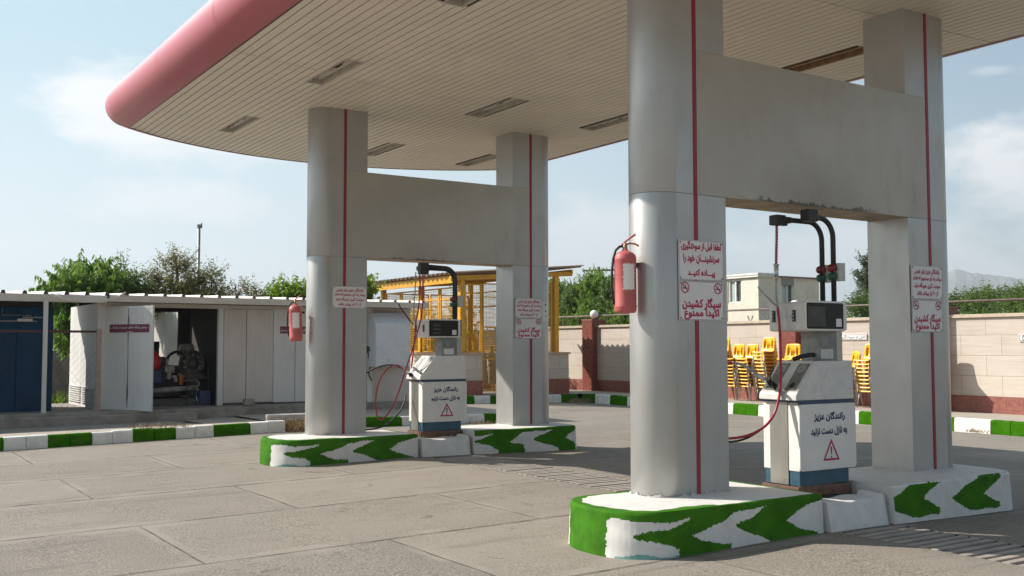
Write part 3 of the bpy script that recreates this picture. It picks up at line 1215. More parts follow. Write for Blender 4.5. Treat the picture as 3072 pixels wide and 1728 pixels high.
def column(flip, y0, label):
    cx = 5.82 if not flip else 9.01
    t = thing('canopy_column', label, 'column', (cx, y0 + DEP / 2, .3), 'silver clad canopy columns')
    mb = MB()
    for z0, z1 in ((.31, 2.7405), (2.7435, ZS + .05)):
        mb.prism(bullet(flip, y0), z0, z1, 'xy', 0)
    mb.prism(bullet(flip, y0, .004), .30, ZS + .04, 'xy', 1)
    o = mb.build('shaft', [MAT['clad'], MAT['panel_joint']], t, bevel=.0015)
    for f in o.data.polygons:
        nv = f.normal
        f.use_smooth = abs(nv.z) < .1 and abs(abs(nv.y) - 1) > 1e-3 and abs(abs(nv.x) - 1) > 1e-3
    # ragged mortar foot
    mb = MB()
    rnd = random.Random(int(cx * 10 + y0))
    pts = bullet(flip, y0, -.006, 40)
    fine = []
    for a, b in zip(pts, pts[1:] + pts[:1]):
        k = max(1, int(math.hypot(b[0] - a[0], b[1] - a[1]) / .02))
        for i in range(k):
            fine.append((a[0] + (b[0] - a[0]) * i / k, a[1] + (b[1] - a[1]) * i / k))
    c0 = Vector((cx, y0 + DEP / 2))
    hs = [.312 + rnd.random() ** 3 * .03 for _ in fine]
    for i in range(len(fine)):
        p, q = Vector(fine[i]), Vector(fine[(i + 1) % len(fine)])
        po, qo = p + (p - c0).normalized() * .010, q + (q - c0).normalized() * .010
        mb.face([(*po, .304), (*qo, .304), (*q, hs[(i + 1) % len(fine)]), (*p, hs[i])], 0, True)
    mb.build('mortar_foot', MAT['plaster'], t)
    # red stripe on the front, with its dark groove
    xs = 5.86 if not flip else 8.965
    mb = MB()
    mb.box(xs - .019, xs + .012, y0 - .006, y0 + .01, .31, ZS + .01, 0)
    mb.box(xs + .012, xs + .021, y0 - .003, y0 + .01, .31, ZS + .01, 1)
    mb.build('red_stripe', [MAT['red_stripe'], MAT['stripe_groove']], t)
    return t


column(False, C1, 'large silver column with rounded left side nearest the camera')
column(True, C1, 'silver column at the far end of the nearest island, front right')
column(False, C2, 'silver column standing left of the distant dispenser')
column(True, C2, 'silver column standing right of the distant dispenser')


def portal_beam(y0, label, mat):
    t = thing('portal_beam', label, 'beam', (7.415, y0 + DEP / 2, 3.3), 'deep silver portal beams')
    mb = MB()
    # front sheet runs across both columns, a hair proud
    off = Vector((0, 0, 0))
    mb.box(6.203, 8.627, y0 + .003, y0 + DEP - .003, 2.765, 3.943, 0)
    mb.box(5.90, 6.203, y0 - .0025, y0 + .02, 2.748, 3.940, 0)
    mb.box(8.627, 8.925, y0 - .0025, y0 + .02, 2.748, 3.940, 0)
    mb.box(6.203, 8.627, y0 - .0025, y0 + .02, 2.745, 3.940, 0)
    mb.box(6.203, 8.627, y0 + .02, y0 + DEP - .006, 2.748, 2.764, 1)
    for xa, xb in ((5.90, 6.197), (8.633, 8.925)):
        mb.box(xa, xb, y0 - .001, y0 + .02, 3.940, 3.9435, 2)
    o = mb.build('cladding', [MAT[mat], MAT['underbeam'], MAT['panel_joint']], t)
    return t


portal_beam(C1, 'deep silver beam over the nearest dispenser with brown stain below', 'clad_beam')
portal_beam(C2, 'deep silver beam over the distant dispenser', 'clad_beam2')

# ------------------------------------------------------------------ canopy
CX0, CX1 = 3.62, 10.46
CYF, SAG, RAD = 17.33, 1.35, 5.03
CXM = (CX0 + CX1) / 2
CYN = 2.45


def y_far(x):
    return CYF - (RAD - math.sqrt(max(0, RAD * RAD - (x - CXM) ** 2)))


def y_near(x):
    return CYN + (RAD - math.sqrt(max(0, RAD * RAD - (x - CXM) ** 2)))


def canopy():
    t = thing('station_canopy', 'large flat canopy with pink rounded rim over the pump islands', 'canopy', (CXM, 9.9, ZS))
    mb = MB()
    pitch = .1115
    x = CX0 + .004
    lamps = [l for l in LAMPS]
    while x < CX1 - .02:
        x1 = min(x + pitch - .015, CX1 - .002)
        xm = (x + x1) / 2
        seam_a = 6.50 - .12 * (xm - 8) / 3
        seam_b = 11.18 + (.66 * (xm - 3.62) / 2.6 if xm < 6.22 else .66)
        cuts = [y_near(xm), seam_a, seam_b, y_far(xm)]
        for a, b in zip(cuts, cuts[1:]):
            segs = [(a + .008, b - .008)]
            for (lx0, lx1, ly0, ly1) in lamps:
                if x < lx1 - .01 and x1 > lx0 + .01:
                    ns = []
                    for s0, s1 in segs:
                        if ly1 <= s0 or ly0 >= s1:
                            ns.append((s0, s1))
                        else:
                            if ly0 > s0:
                                ns.append((s0, ly0))
                            if ly1 < s1:
                                ns.append((ly1, s1))
                    segs = ns
            for s0, s1 in segs:
                if s1 - s0 > .01:
                    mb.box(x, x1, s0, s1, ZS, ZS + .012)
        x += pitch
    mb.build('soffit', MAT['soffit'], t)
    # roof deck + plan ring
    ring_ = []
    n = 40
    for i in range(n + 1):
        xx = CX0 + (CX1 - CX0) * i / n
        ring_.append((xx, y_far(xx)))
    for i in range(n + 1):
        xx = CX1 - (CX1 - CX0) * i / n
        ring_.append((xx, y_near(xx)))
    mb = MB()
    mb.prism(ring_, ZS + .11, ZS + .6, 'xy')
    mb.build('roof_deck', MAT['dark_gap'], t)
    # bullnose rim: half round profile swept round the plan, corners rounded
    path = []
    rc = .32

    def arc_pts(fn, xa, xb, m):
        return [(xa + (xb - xa) * i / m, fn(xa + (xb - xa) * i / m)) for i in range(m + 1)]
    yf, yn = y_far(CX0), y_near(CX0)
    base = []
    k = 60
    for i in range(k):
        base.append((CX0, yn + (yf - yn) * i / k))
    base += arc_pts(y_far, CX0, CX1, 60)[:-1]
    for i in range(k):
        base.append((CX1, yf + (yn - yf) * i / k))
    base += arc_pts(y_near, CX1, CX0, 60)[:-1]
    B = [Vector(p) for p in base]
    n = len(B)
    mb = MB()
    prof = []
    for i in range(19):
        a = -math.pi / 2 + math.pi * i / 18
        prof.append((.345 * math.cos(a), .32 + .32 * math.sin(a)))
    rings = []
    for i, p in enumerate(B):
        tv = (B[(i + 1) % n] - B[i - 1]).normalized()
        nv = Vector((-tv.y, tv.x))
        if nv.dot(p - Vector((CXM, 9.9))) < 0:
            nv = -nv
        rings.append([mb.bm.verts.new((p.x + nv.x * r, p.y + nv.y * r, ZS - .004 + z)) for r, z in prof])
    for i in range(n):
        a, b = rings[i], rings[(i + 1) % n]
        for j in range(len(prof) - 1):
            f = mb.bm.faces.new((a[j], b[j], b[j + 1], a[j + 1]))
            f.smooth = True
    # thin joint beads across the rim
    o = mb.build('rim', MAT['pink'], t)
    for yj in (3.9, 6.2, 8.5, 10.8, 13.1, 15.35):
        mb = MB()
        prev = None
        for r, z in prof:
            q = [(CX0 - (r + .0025), yj + e, ZS - .004 + z) for e in (-.006, .006)]
            if prev:
                mb.face([prev[0], prev[1], q[1], q[0]], 0, True)
            prev = q
        mb.build('rim_joint', MAT['pink'], t)
    # trim angle inside the rim
    mb = MB()
    for i in range(n):
        a, b = B[i], B[(i + 1) % n]
        ca, cb = (a - Vector((CXM, 9.9))).normalized(), (b - Vector((CXM, 9.9))).normalized()
        mb.face([(a.x, a.y, ZS - .006), (b.x, b.y, ZS - .006), (b.x - cb.x * .02, b.y - cb.y * .02, ZS - .006), (a.x - ca.x * .02, a.y - ca.y * .02, ZS - .006)])
    mb.build('edge_trim', MAT['stripe_groove'], t)
    mb = MB()
    mb.prism([(p[0], p[1]) for p in ring_], ZS + .62, ZS + .632, 'xy')
    mb.build('roof_sheet', MAT['roof_white'], t)
    return t


LAMPS, LAMPDEF = [], []
for xc, yc, lab, st in ((4.935, 14.90, 'recessed ceiling lamp nearest the rounded canopy corner', 'open'),
                    (4.935, 11.43, 'recessed ceiling lamp with dangling wires left of the canopy centre', 'open'),
                    (4.90, 7.90, 'recessed ceiling lamp cut off by the top picture edge', 'open'),
                    (7.56, 15.54, 'recessed ceiling lamp behind the distant left column', 'plain'),
                    (7.56, 11.94, 'recessed ceiling lamp in the middle of the canopy', 'tube'),
                    (7.56, 8.30, 'recessed ceiling lamp behind the large near column', 'tube'),
                    (9.50, 15.50, 'recessed ceiling lamp beside the distant right column top', 'plain'),
                    (9.50, 11.78, 'recessed ceiling lamp left of the large near column', 'tube'),
                    (9.48, 7.88, 'rusty recessed ceiling lamp above the nearest beam', 'rust')):
    LAMPS.append((xc - .105, xc + .105, yc - .60, yc + .60))
    LAMPDEF.append((xc, yc, lab, st))
canopy()
for xc, yc, lab, st in LAMPDEF:
    t = thing('ceiling_lamp', lab, 'ceiling lamp', (xc, yc, ZS), 'recessed canopy lamps')
    x0, x1, y0, y1 = xc - .101, xc + .101, yc - .595, yc + .595
    z1 = ZS + .065
    mb = MB()
    th = .004
    mb.box(x0, x1, y0, y1, z1, z1 + th)
    for a in ((x0, x0 + th, y0, y1), (x1 - th, x1, y0, y1), (x0 + th, x1 - th, y0, y0 + th), (x0 + th, x1 - th, y1 - th, y1)):
        mb.box(*a, ZS - .003, z1)
    fl = .022
    for a in ((x0 - fl, x0, y0 - fl, y1 + fl), (x1, x1 + fl, y0 - fl, y1 + fl), (x0, x1, y0 - fl, y0), (x0, x1, y1, y1 + fl)):
        mb.box(*a, ZS - .006, ZS - .001)
    mb.build('tray', MAT['rusty_tray'] if st == 'rust' else MAT['tray'], t)
    mb = MB()
    mb.box(xc - .03, xc + .035, yc - .5, yc + .5, ZS + .035, ZS + .063)
    mb.build('ballast_box', MAT['tray'], t, bevel=.004)
    if st in ('open', 'tube'):
        rnd = random.Random(int(yc * 10))
        mb = MB()
        mb.tube([(xc + .05, yc - .58, ZS + .045), (xc + .05, yc + .58, ZS + .045)], .013, 8)
        mb.build('lamp_tube', MAT['tube_glass'], t)
        for q in range(5 if st == 'open' else 2):
            mb = MB()
            ys = yc + rnd.uniform(-.5, .3)
            pts = []
            for i in range(12):
                u = i / 11
                pts.append((xc - .06 + .03 * math.sin(u * 7 + q), ys + u * rnd.uniform(.2, .3), ZS + .055 - .05 * math.sin(u * math.pi) + .012 * math.sin(u * 15)))
            mb.tube(pts, .005, 5)
            mb.build('loose_wire', MAT['wire'], t)
        for q in range(4):
            mb = MB()
            ys = yc + rnd.uniform(-.5, .5)
            mb.box(xc - .085, xc - .045, ys, ys + .05, ZS + .02, ZS + .06)
            mb.build('lamp_holder', MAT['wire'], t)


# ------------------------------------------------------------------ signs
TXT_A = [('لطفا قبل از سوختگیری', .113, .44, .082), ('سرنشینـــان خود را', .012, .40, .08), ('پیـــاده کنیــد', -.105, .30, .07)]
TXT_B = [('سیگار کشیدن', -.025, .43, .10), ('اکیدا ممنوع', -.112, .39, .092)]
TXT_C = [('رانندگان عزیز برای ایمنی', .105, .40, .062), ('بیشتر یاد آور میشویم که فشار', .036, .45, .062), ('سوخت گیری هیچگاه نباید', -.034, .41, .06), ('از ۲۰۰ بار بیشتر باشد', -.105, .33, .058)]


def notice(kind, x0, x1, z0, z1, y, label, name='notice_sign', cat='sign', group=None):
    xc, zc = (x0 + x1) / 2, (z0 + z1) / 2
    t = thing(name, label, cat, (xc, y, zc), group)
    W, H = x1 - x0, z1 - z0
    mb = MB()
    mb.box(x0, x1, y - .006, y - .001, z0, z1)
    mb.build('board', MAT['sign_white'], t, bevel=.002)
    P = on_front(y - .006)
    mb = MB()
    for sx in (-1, 1):
        for sz in (-1, 1):
            mb.lathe([(.0065, 0), (.006, -.003), (.002, -.0045)], (xc + sx * (W / 2 - .02), y - .006, zc + sz * (H / 2 - .02)), 8, axis='y')
    a, b, c, d = x0 + .006, x1 - .006, z0 + .006, z1 - .006
    for p, q in (((a, c), (b, c)), ((b, c), (b, d)), ((b, d), (a, d)), ((a, d), (a, c))):
        strip2(mb, P, p, q, .0025, .0008)
    mb.build('fixings', MAT['ink'], t, fixn=False)
    txt = {'A': TXT_A, 'B': TXT_B, 'C': TXT_C}[kind]
    kx, kz = W / .495, H / .32
    lettering([(s, xc, zc + v * kz, w * kx, h * kz) for s, v, w, h in txt], MAT['letter_red'], t, P, bold=.045 if kind != 'C' else .034)
    if kind == 'B':
        for sx in (-1, 1):
            ux, vz = xc + sx * .182 * kx, zc + .105 * kz
            r = .045
            mb = MB()
            ring(mb, P, ux, vz, r * .80, r, .0016, 30, 0)
            strip2(mb, P, (ux - r * .62, vz + r * .62), (ux + r * .62, vz - r * .62), r * .2, .0022, 0)
            strip2(mb, P, (ux - r * .62, vz - r * .12), (ux + r * .58, vz - r * .12), r * .2, .0012, 1)
            strip2(mb, P, (ux + r * .1, vz), (ux + r * .18, vz + r * .3), r * .1, .0010, 1)
            strip2(mb, P, (ux + r * .18, vz + r * .3), (ux - r * .02, vz + r * .42), r * .1, .0010, 1)
            strip2(mb, P, (ux - r * .02, vz + r * .42), (ux + r * .1, vz + r * .6), r * .1, .0010, 1)
            mb.build('no_smoking_symbol', [MAT['letter_red'], MAT['ink']], t, fixn=False)
    return t


notice('A', 5.657, 6.153, 2.036, 2.363, C1 - .007, 'white notice with three red lines, upper sign on the large near column')
notice('B', 5.658, 6.15, 1.712, 2.030, C1 - .007, 'white no smoking notice, lower sign on the large near column', group='no smoking notices')
notice('C', 8.643, 9.135, 1.955, 2.281, C1 - .007, 'white notice with four red lines above the no smoking notice, front right column', group='four line notices')
notice('B', 8.645, 9.12, 1.635, 1.948, C1 - .007, 'white no smoking notice, lower sign on the front right column', group='no smoking notices')
notice('C', 5.682, 6.190, 2.033, 2.335, C2 - .007, 'white notice with four red lines alone on the distant left column', group='four line notices')
notice('C', 8.665, 9.165, 1.94, 2.245, C2 - .007, 'white notice with four red lines on the distant right column', group='four line notices')
notice('B', 8.668, 9.160, 1.625, 1.932, C2 - .007, 'white no smoking notice on the distant right column', group='no smoking notices')
# small paper slip on the distant right column
t = thing('paper_slip', 'narrow white paper slip beside the notices on the distant right column', 'paper', (9.27, C2, 2.05))
mb = MB()
r_ = DEP / 2
cxx, cyy = 14.83 - 5.655, C2 + DEP / 2
prev = None
for i in range(7):
    a = -math.pi / 2 + i / 6 * .62
    p = (cxx + (r_ + .003) * math.cos(a) * 1, cyy + (r_ + .003) * math.sin(a))
    if prev:
        mb.face([(*prev, 1.90), (*p, 1.90), (*p, 2.20), (*prev, 2.20)], 0, True)
    prev = p
mb.build('sheet', MAT['sign_white'], t, fixn=False)
mb = MB()
for zz, hh in ((2.15, .03), (2.05, .02), (1.97, .012)):
    a = -math.pi / 2 + .3
    p = Vector((cxx + (r_ + .005) * math.cos(a), cyy + (r_ + .005) * math.sin(a), zz))
    mb.obox(p, (math.cos(a + math.pi / 2), math.sin(a + math.pi / 2), 0), (math.cos(a), math.sin(a), 0), (0, 0, 1), .03, .001, hh)
mb.build('print', MAT['ink'], t)


# ------------------------------------------------------------------ fire extinguishers
def extinguisher(cx, cy, z0, hgt, lean, label):
    t = thing('fire_extinguisher', label, 'fire extinguisher', (cx, cy, z0), 'dry powder extinguishers hung on columns')
    r = .088
    mb = MB()
    prof = [(.05, .012), (r - .012, .004), (r - .002, .02), (r, .045), (r + .0025, .052), (r + .0025, .058), (r, .065), (r, hgt - .075), (r + .002, hgt - .07), (r, hgt - .062),
            (r * .97, hgt - .04), (r * .82, hgt - .02), (r * .55, hgt - .006), (.03, hgt), (.022, hgt + .012), (.02, hgt + .02)]
    mb.lathe(prof, (cx, cy, z0), 36)
    for f in mb.bm.faces:
        pass
    mb.build('cylinder', MAT['ext_red'], t)
    mb = MB()
    # peeling label wraps the front
    a0 = math.atan2(-1, -.25)
    rnd = random.Random(4)
    nA, nZ = 26, 40
    za, zb = hgt * .36, hgt * .80
    grid = {}
    for i in range(nA + 1):
        for k in range(nZ + 1):
            a = a0 - .70 + 1.25 * i / nA
            grid[i, k] = mb.bm.verts.new((cx + (r + .0012) * math.cos(a), cy + (r + .0012) * math.sin(a), z0 + za + (zb - za) * k / nZ))
    for i in range(nA):
        for k in range(nZ):
            e = min(i, nA - 1 - i) / 3.2 + .2 * math.sin(k * 1.1) + rnd.uniform(-.3, .3)
            e2 = min(k, nZ - 1 - k) / 2.5 + .4 * math.sin(i * 1.7) + rnd.uniform(-.3, .3)
            if e > .35 and e2 > .3:
                f = mb.bm.faces.new((grid[i, k], grid[i + 1, k], grid[i + 1, k + 1], grid[i, k + 1]))
                f.smooth = True
    mb.build('paper_label', MAT['label'], t, fixn=False)
    mb = MB()
    zt = z0 + hgt
    mb.lathe([(.017, .0), (.02, .012), (.02, .03), (.014, .04), (.014, .055)], (cx, cy, zt + .01), 14)
    mb.build('valve', MAT['brass'], t)
    hv = Vector((.82, -.57, 0))
    mb = MB()
    c = Vector((cx, cy, zt))
    mb.tube([c + Vector((0, 0, .045)) - hv * .03, c + Vector((0, 0, .075)) + hv * .0, c + Vector((0, 0, .11)) + hv * .045, c + Vector((0, 0, .135)) + hv * .085], .008, 8)
    mb.build('squeeze_lever', MAT['ext_red'], t)
    mb = MB()
    mb.tube([c + Vector((0, 0, .045)) - hv * .02, c + Vector((0, 0, .062)) + hv * .04, c + Vector((0, 0, .058)) + hv * .08, c + Vector((0, 0, .04)) + hv * .11], .0075, 8)
    mb.build('carry_handle', MAT['ext_red'], t)
    mb = MB()
    sv = Vector((-.80, .45, 0))
    pts = []
    for u, dz in ((.018, hgt + .04), (.05, hgt + .035), (.085, hgt + .005), (.105, hgt - .06), (.118, hgt - .16), (.122, hgt - .26), (.115, hgt - .35), (.10, hgt - .43)):
        pts.append(Vector((cx, cy, z0 + dz)) + sv * u)
    mb.tube(pts, .0105, 8)
    mb.build('hose', MAT['rubber'], t)
    mb = MB()
    mb.box(cx + .06, cx + .125, cy - .02, cy + .02, zt - .12, zt - .09)
    mb.build('hook', MAT['rubber'], t)
    if lean:
        t.rotation_euler = (0, R_(lean), 0)
    return t


extinguisher(5.297, 6.42, 1.765, .50, 0, 'faded red extinguisher with torn label on the large near column')
extinguisher(5.262, 13.37, 1.572, .50, -2.0, 'red fire extinguisher with white label hung on the distant left column')


# ------------------------------------------------------------------ dispensers
def roundbox(mb, x0, x1, y0, y1, z0, z1, r, mi=0, n=6):
    """box with its four x-z corners rounded"""
    pts = []
    for cx, cz, a0 in ((x1 - r, z0 + r, -90), (x1 - r, z1 - r, 0), (x0 + r, z1 - r, 90), (x0 + r, z0 + r, 180)):
        for i in range(n + 1):
            a = R_(a0 + 90 * i / n)
            pts.append((cx + r * math.cos(a), cz + r * math.sin(a)))
    mb.prism(pts, y0, y1, 'xz', mi)


def bend(p0, p1, p2, r, n=10):
    p0, p1, p2 = Vector(p0), Vector(p1), Vector(p2)
    a, b = (p0 - p1).normalized(), (p2 - p1).normalized()
    A, B = p1 + a * r, p1 + b * r
    c = A + b * r
    pts = [p0]
    for i in range(n + 1):
        th = i / n * math.pi / 2
        pts.append(c - b * r * math.cos(th) - a * r * math.sin(th))
    pts.append(p2)
    return pts


def smooth_path(pts, n=8):
    P = [Vector(p) for p in pts]
    P = [P[0] * 2 - P[1]] + P + [P[-1] * 2 - P[-2]]
    out = []
    for i in range(1, len(P) - 2):
        for k in range(n):
            t = k / n
            a, b, c, d = P[i - 1], P[i], P[i + 1], P[i + 2]
            out.append(.5 * ((2 * b) + (c - a) * t + (2 * a - 5 * b + 4 * c - d) * t * t + (3 * b - a - 3 * c + d) * t ** 3))
    out.append(P[-2])
    return out


def dispenser(dx, dy, near, label):
    F = 6.056 + dy
    Bk = 6.468 + dy
    X = lambda v: v + dx
    t = thing('gas_dispenser', label, 'fuel dispenser', (X(7.22), (F + Bk) / 2, .1), 'compressed gas dispensers')
    white = MAT['pump_white']
    mb = MB()
    mb.box(X(6.875), X(7.555), F + .005, Bk + .01, .10, .305)
    mb.box(X(6.865), X(7.30), F - .004, F + .02, .27, .312)
    mb.build('base_frame', MAT['rust_base'], t, bevel=.004)
    mb = MB()
    mb.box(X(6.902), X(7.53), F + .012, Bk - .01, .31, .440)
    mb.build('blue_plinth', MAT['pump_blue'], t, bevel=.004)
    mb = MB()
    mb.box(X(6.908), X(7.53), F + .012, Bk - .012, .440, 1.045)
    mb.build('cabinet', white, t)
    mb = MB()
    roundbox(mb, X(6.888), X(7.615), F - .006, F + .012, .437, 1.003, .03)
    front = mb.build('front_panel', white, t, bevel=.003)
    Pf = on_front(F - .006)
    lettering([('رانندگان عزیز', X(7.268), .892, .40, .085), ('به نازل دست نزنید', X(7.26), .765, .47, .082)], MAT['letter_blue'], front, Pf, bold=.045)
    mb = MB()
    tc = (X(7.283), .513)
    tri = [(tc[0] - .108, tc[1]), (tc[0] + .108, tc[1]), (tc[0], tc[1] + .187)]
    cg = (tc[0], tc[1] + .187 / 3)
    inn = [(cg[0] + (p[0] - cg[0]) * .72, cg[1] + (p[1] - cg[1]) * .72) for p in tri]
    for i in range(3):
        j = (i + 1) % 3
        mb.face([Pf(*tri[i], .0015), Pf(*tri[j], .0015), Pf(*inn[j], .0015), Pf(*inn[i], .0015)], 0)
    mb.face([Pf(cg[0] - .011, cg[1] + .055, .0015), Pf(cg[0] - .006, cg[1] - .012, .0015), Pf(cg[0] + .006, cg[1] - .012, .0015), Pf(cg[0] + .011, cg[1] + .055, .0015)], 1)
    mb.face([Pf(cg[0] + .0095 * math.cos(a * math.pi / 6), cg[1] - .034 + .0095 * math.sin(a * math.pi / 6), .0015) for a in range(12)], 1)
    mb.build('warning_triangle', [MAT['letter_red'], MAT['letter_red'] if near else MAT['ink']], front, fixn=False)
    # left side: two white edge panels, steel centre
    mb = MB()
    mb.box(X(6.897), X(6.908), Bk - .075, Bk, .437, 1.0)
    mb.box(X(6.897), X(6.908), F + .013, F + .128, .437, 1.0)
    mb.build('side_panel', white, t, bevel=.002)
    mb = MB()
    mb.box(X(6.892), X(6.901), F + .131, Bk - .078, .315, 1.02)
    mb.lathe([(.006, 0), (.006, -.004)], (X(6.892), F + .17, .36), 10, axis='x')
    mb.build('steel_strip', MAT['pump_steel'], t)
    mb = MB()
    mb.box(X(6.885), X(7.60), F - .004, F + .01, 1.006, 1.036)
    mb.box(X(6.885), X(6.90), F + .01, Bk, 1.02, 1.04)
    mb.build('dark_trim', MAT['pump_navy'], t)
    # console with sloped nozzle face
    mb = MB()
    mb.prism([(X(6.85), 1.038), (X(7.598), 1.038), (X(7.587), 1.374), (X(7.105), 1.371), (X(6.853), 1.086)], F - .004, Bk + .006, 'xz')
    mb.build('console', MAT['pump_grime'] if near else white, t, bevel=.006)
    sl0, sl1 = Vector((X(6.853), 0, 1.086)), Vector((X(7.105), 0, 1.371))
    dv = (sl1 - sl0).normalized()
    nv = Vector((-dv.z, 0, dv.x))
    ln = (sl1 - sl0).length
    for ya, yb in ((F + .035, F + .155), (F + .255, F + .375)):
        mb = MB()
        c = sl0 + dv * (ln * .52) + nv * .002
        mb.obox((c.x, (ya + yb) / 2, c.z), dv, (0, 1, 0), nv, ln * .80, yb - ya, .006)
        pl = mb.build('nozzle_plate', MAT['plate'], t)
        mb = MB()
        for u, rr in ((.75, .04), (.75, .028)):
            cc = sl0 + dv * (ln * u) + nv * .005
            for i in range(20):
                a, b = i * math.pi / 10, (i + 1) * math.pi / 10
                q = []
                for ang, r2 in ((a, rr), (b, rr), (b, rr - .006), (a, rr - .006)):
                    q.append(Vector((cc.x, (ya + yb) / 2, cc.z)) + dv * math.cos(ang) * r2 + Vector((0, 1, 0)) * math.sin(ang) * r2 + nv * .002)
                mb.face(q)
        mb.build('gauge_ring', MAT['grey_box'], pl, fixn=False)
        mb = MB()
        cc = sl0 + dv * (ln * .27) + nv * .0065
        mb.face([Vector((cc.x, (ya + yb) / 2, cc.z)) + dv * math.cos(k * math.pi / 8) * .026 + Vector((0, 1, 0)) * math.sin(k * math.pi / 8) * .026 for k in range(16)])
        mb.build('nozzle_socket', MAT['rubber'], pl, fixn=False)
    # post between console and head
    mb = MB()
    mb.box(X(7.27), X(7.512), F + .10, F + .30, 1.37, 1.64, 0)
    mb.box(X(7.514), X(7.592), F + .105, F + .29, 1.37, 1.64, 1)
    mb.build('post', [MAT['plate'], MAT['pump_steel']], t, bevel=.003)
    mb = MB()
    mb.box(X(7.29), X(7.455), F + .096, F + .0985, 1.39, 1.475)
    mb.build('post_sticker', MAT['grey_box'] if near else MAT['sign_white'], t)
    # display head
    mb = MB()
    roundbox(mb, X(6.966), X(7.512), F - .004, Bk - .02, 1.632, 1.888, .022)
    head = mb.build('display_head', MAT['pump_grime'] if near else white, t, bevel=.01)
    mb = MB()
    roundbox(mb, X(6.972), X(7.50), F - .016, F - .003, 1.636, 1.895, .03)
    mb.build('bezel', white, head, bevel=.004)
    mb = MB()
    roundbox(mb, X(6.988), X(7.46), F - .021, F - .012, 1.652, 1.878, .015)
    mb.build('display_screen', MAT['screen'], head, bevel=.002)
    mb = MB()
    if near:
        mb.box(X(6.995), X(7.22), F - .023, F - .0208, 1.672, 1.845)
    else:
        for zz in (1.79, 1.735, 1.68):
            mb.box(X(7.05), X(7.17), F - .023, F - .0208, zz, zz + .03)
    mb.build('readout', MAT['lcd'], head)
    mb = MB()
    mb.box(X(7.36), X(7.43), F - .0235, F - .0208, 1.672, 1.742)
    mb.build('sticker', MAT['sign_white'], head)
    mb = MB()
    mb.box(X(7.501), X(7.53), F + .0, Bk - .03, 1.645, 1.885)
    mb.build('end_cap', MAT['pump_grime'] if near else MAT['pump_navy'], head, bevel=.006)
    for yb in (F + .105, F + .335):
        mb = MB()
        mb.box(X(6.958), X(6.967), yb - .018, yb + .018, 1.715, 1.815)
        bs = mb.build('button_strip', MAT['rubber'], head)
        mb = MB()
        for zz in (1.735, 1.765, 1.795):
            mb.lathe([(.012, 0), (.012, -.007), (.008, -.01)], (X(6.958), yb, zz), 10, axis='x')
        mb.build('buttons', MAT['plate'], bs)
    # hose masts
    for k, (xt, yt, xa, ztop) in enumerate(((7.490, F + .104, 7.245, 2.640), (7.578, F + .304, 7.15, 2.632))):
        mb = MB()
        if near or k == 1:
            end = (X(xa), yt, ztop)
        else:
            end = (X(7.02), yt + .02, ztop + .02)
        mb.tube(bend((X(xt), yt, 1.88), (X(xt), yt, ztop), end, .17), .0235, 12)
        mast = mb.build('hose_mast', MAT['arm'], t)
        mb = MB()
        if near:
            if k == 0:
                mb.box(X(7.118), X(7.245), yt - .05, yt + .05, 2.60, 2.705)
                mb.box(X(7.17), X(7.30), yt - .03, yt + .03, 2.615, 2.665)
            else:
                mb.box(X(6.94), X(7.055), yt - .05, yt + .05, 2.575, 2.665)
                mb.box(X(7.05), X(7.15), yt - .035, yt + .035, 2.60, 2.655)
                mb.box(X(7.065), X(7.105), yt - .025, yt + .025, 2.575, 2.61)
        else:
            if k == 0:
                mb.box(X(6.90), X(7.03), yt - .035, yt + .07, 2.535, 2.70)
            else:
                mb.box(X(6.96), X(7.15), yt - .03, yt + .03, 2.60, 2.665)
        mb.build('swivel_block', MAT['arm'], mast, bevel=.008)
        # signal lights strapped on the masts
        mb = MB()
        zc = 2.165
        mb.box(X(xt) + .012, X(xt) + .092, yt - .055, yt + .02, zc - .08, zc + .08)
        mb.tube([(X(xt) + .024, yt - .037, zc), (X(xt) - .03, yt - .037, zc)], .003, 5)
        box = mb.build('signal_box', MAT['grey_box'], mast, bevel=.004)
        for nm, mt, zz in (('red_lens', 'lens_red', zc + .034), ('green_lens', 'lens_green', zc - .042)):
            mb = MB()
            mb.lathe([(.036, .02), (.039, -.01), (.034, -.035), (.02, -.052), (.006, -.056)], (X(xt) - .012, yt, zz), 18, axis='x')
            mb.build(nm, MAT[mt], box)
        mb = MB()
        mb.tube(smooth_path([(X(xt) - .04, yt - .02, zc - .08), (X(xt) - .03, yt - .04, zc - .16), (X(xt) - .02, yt - .03, zc - .22), (X(xt) - .01, yt - .03, 1.9)]), .0045, 6)
        mb.build('signal_cable', MAT['rubber'], box)
    return t


d1 = dispenser(0, 0, True, 'grimy white gas dispenser with warning triangle on the nearest island')
d2 = dispenser(.075, 6.87, False, 'cleaner white gas dispenser with two crossing red hoses on the distant island')


def hose(name, path, r, mat, parent, n=8, seg=9, extra=None):
    mb = MB()
    mb.tube(smooth_path(path, n), r, seg)
    return mb.build(name, mat, parent)


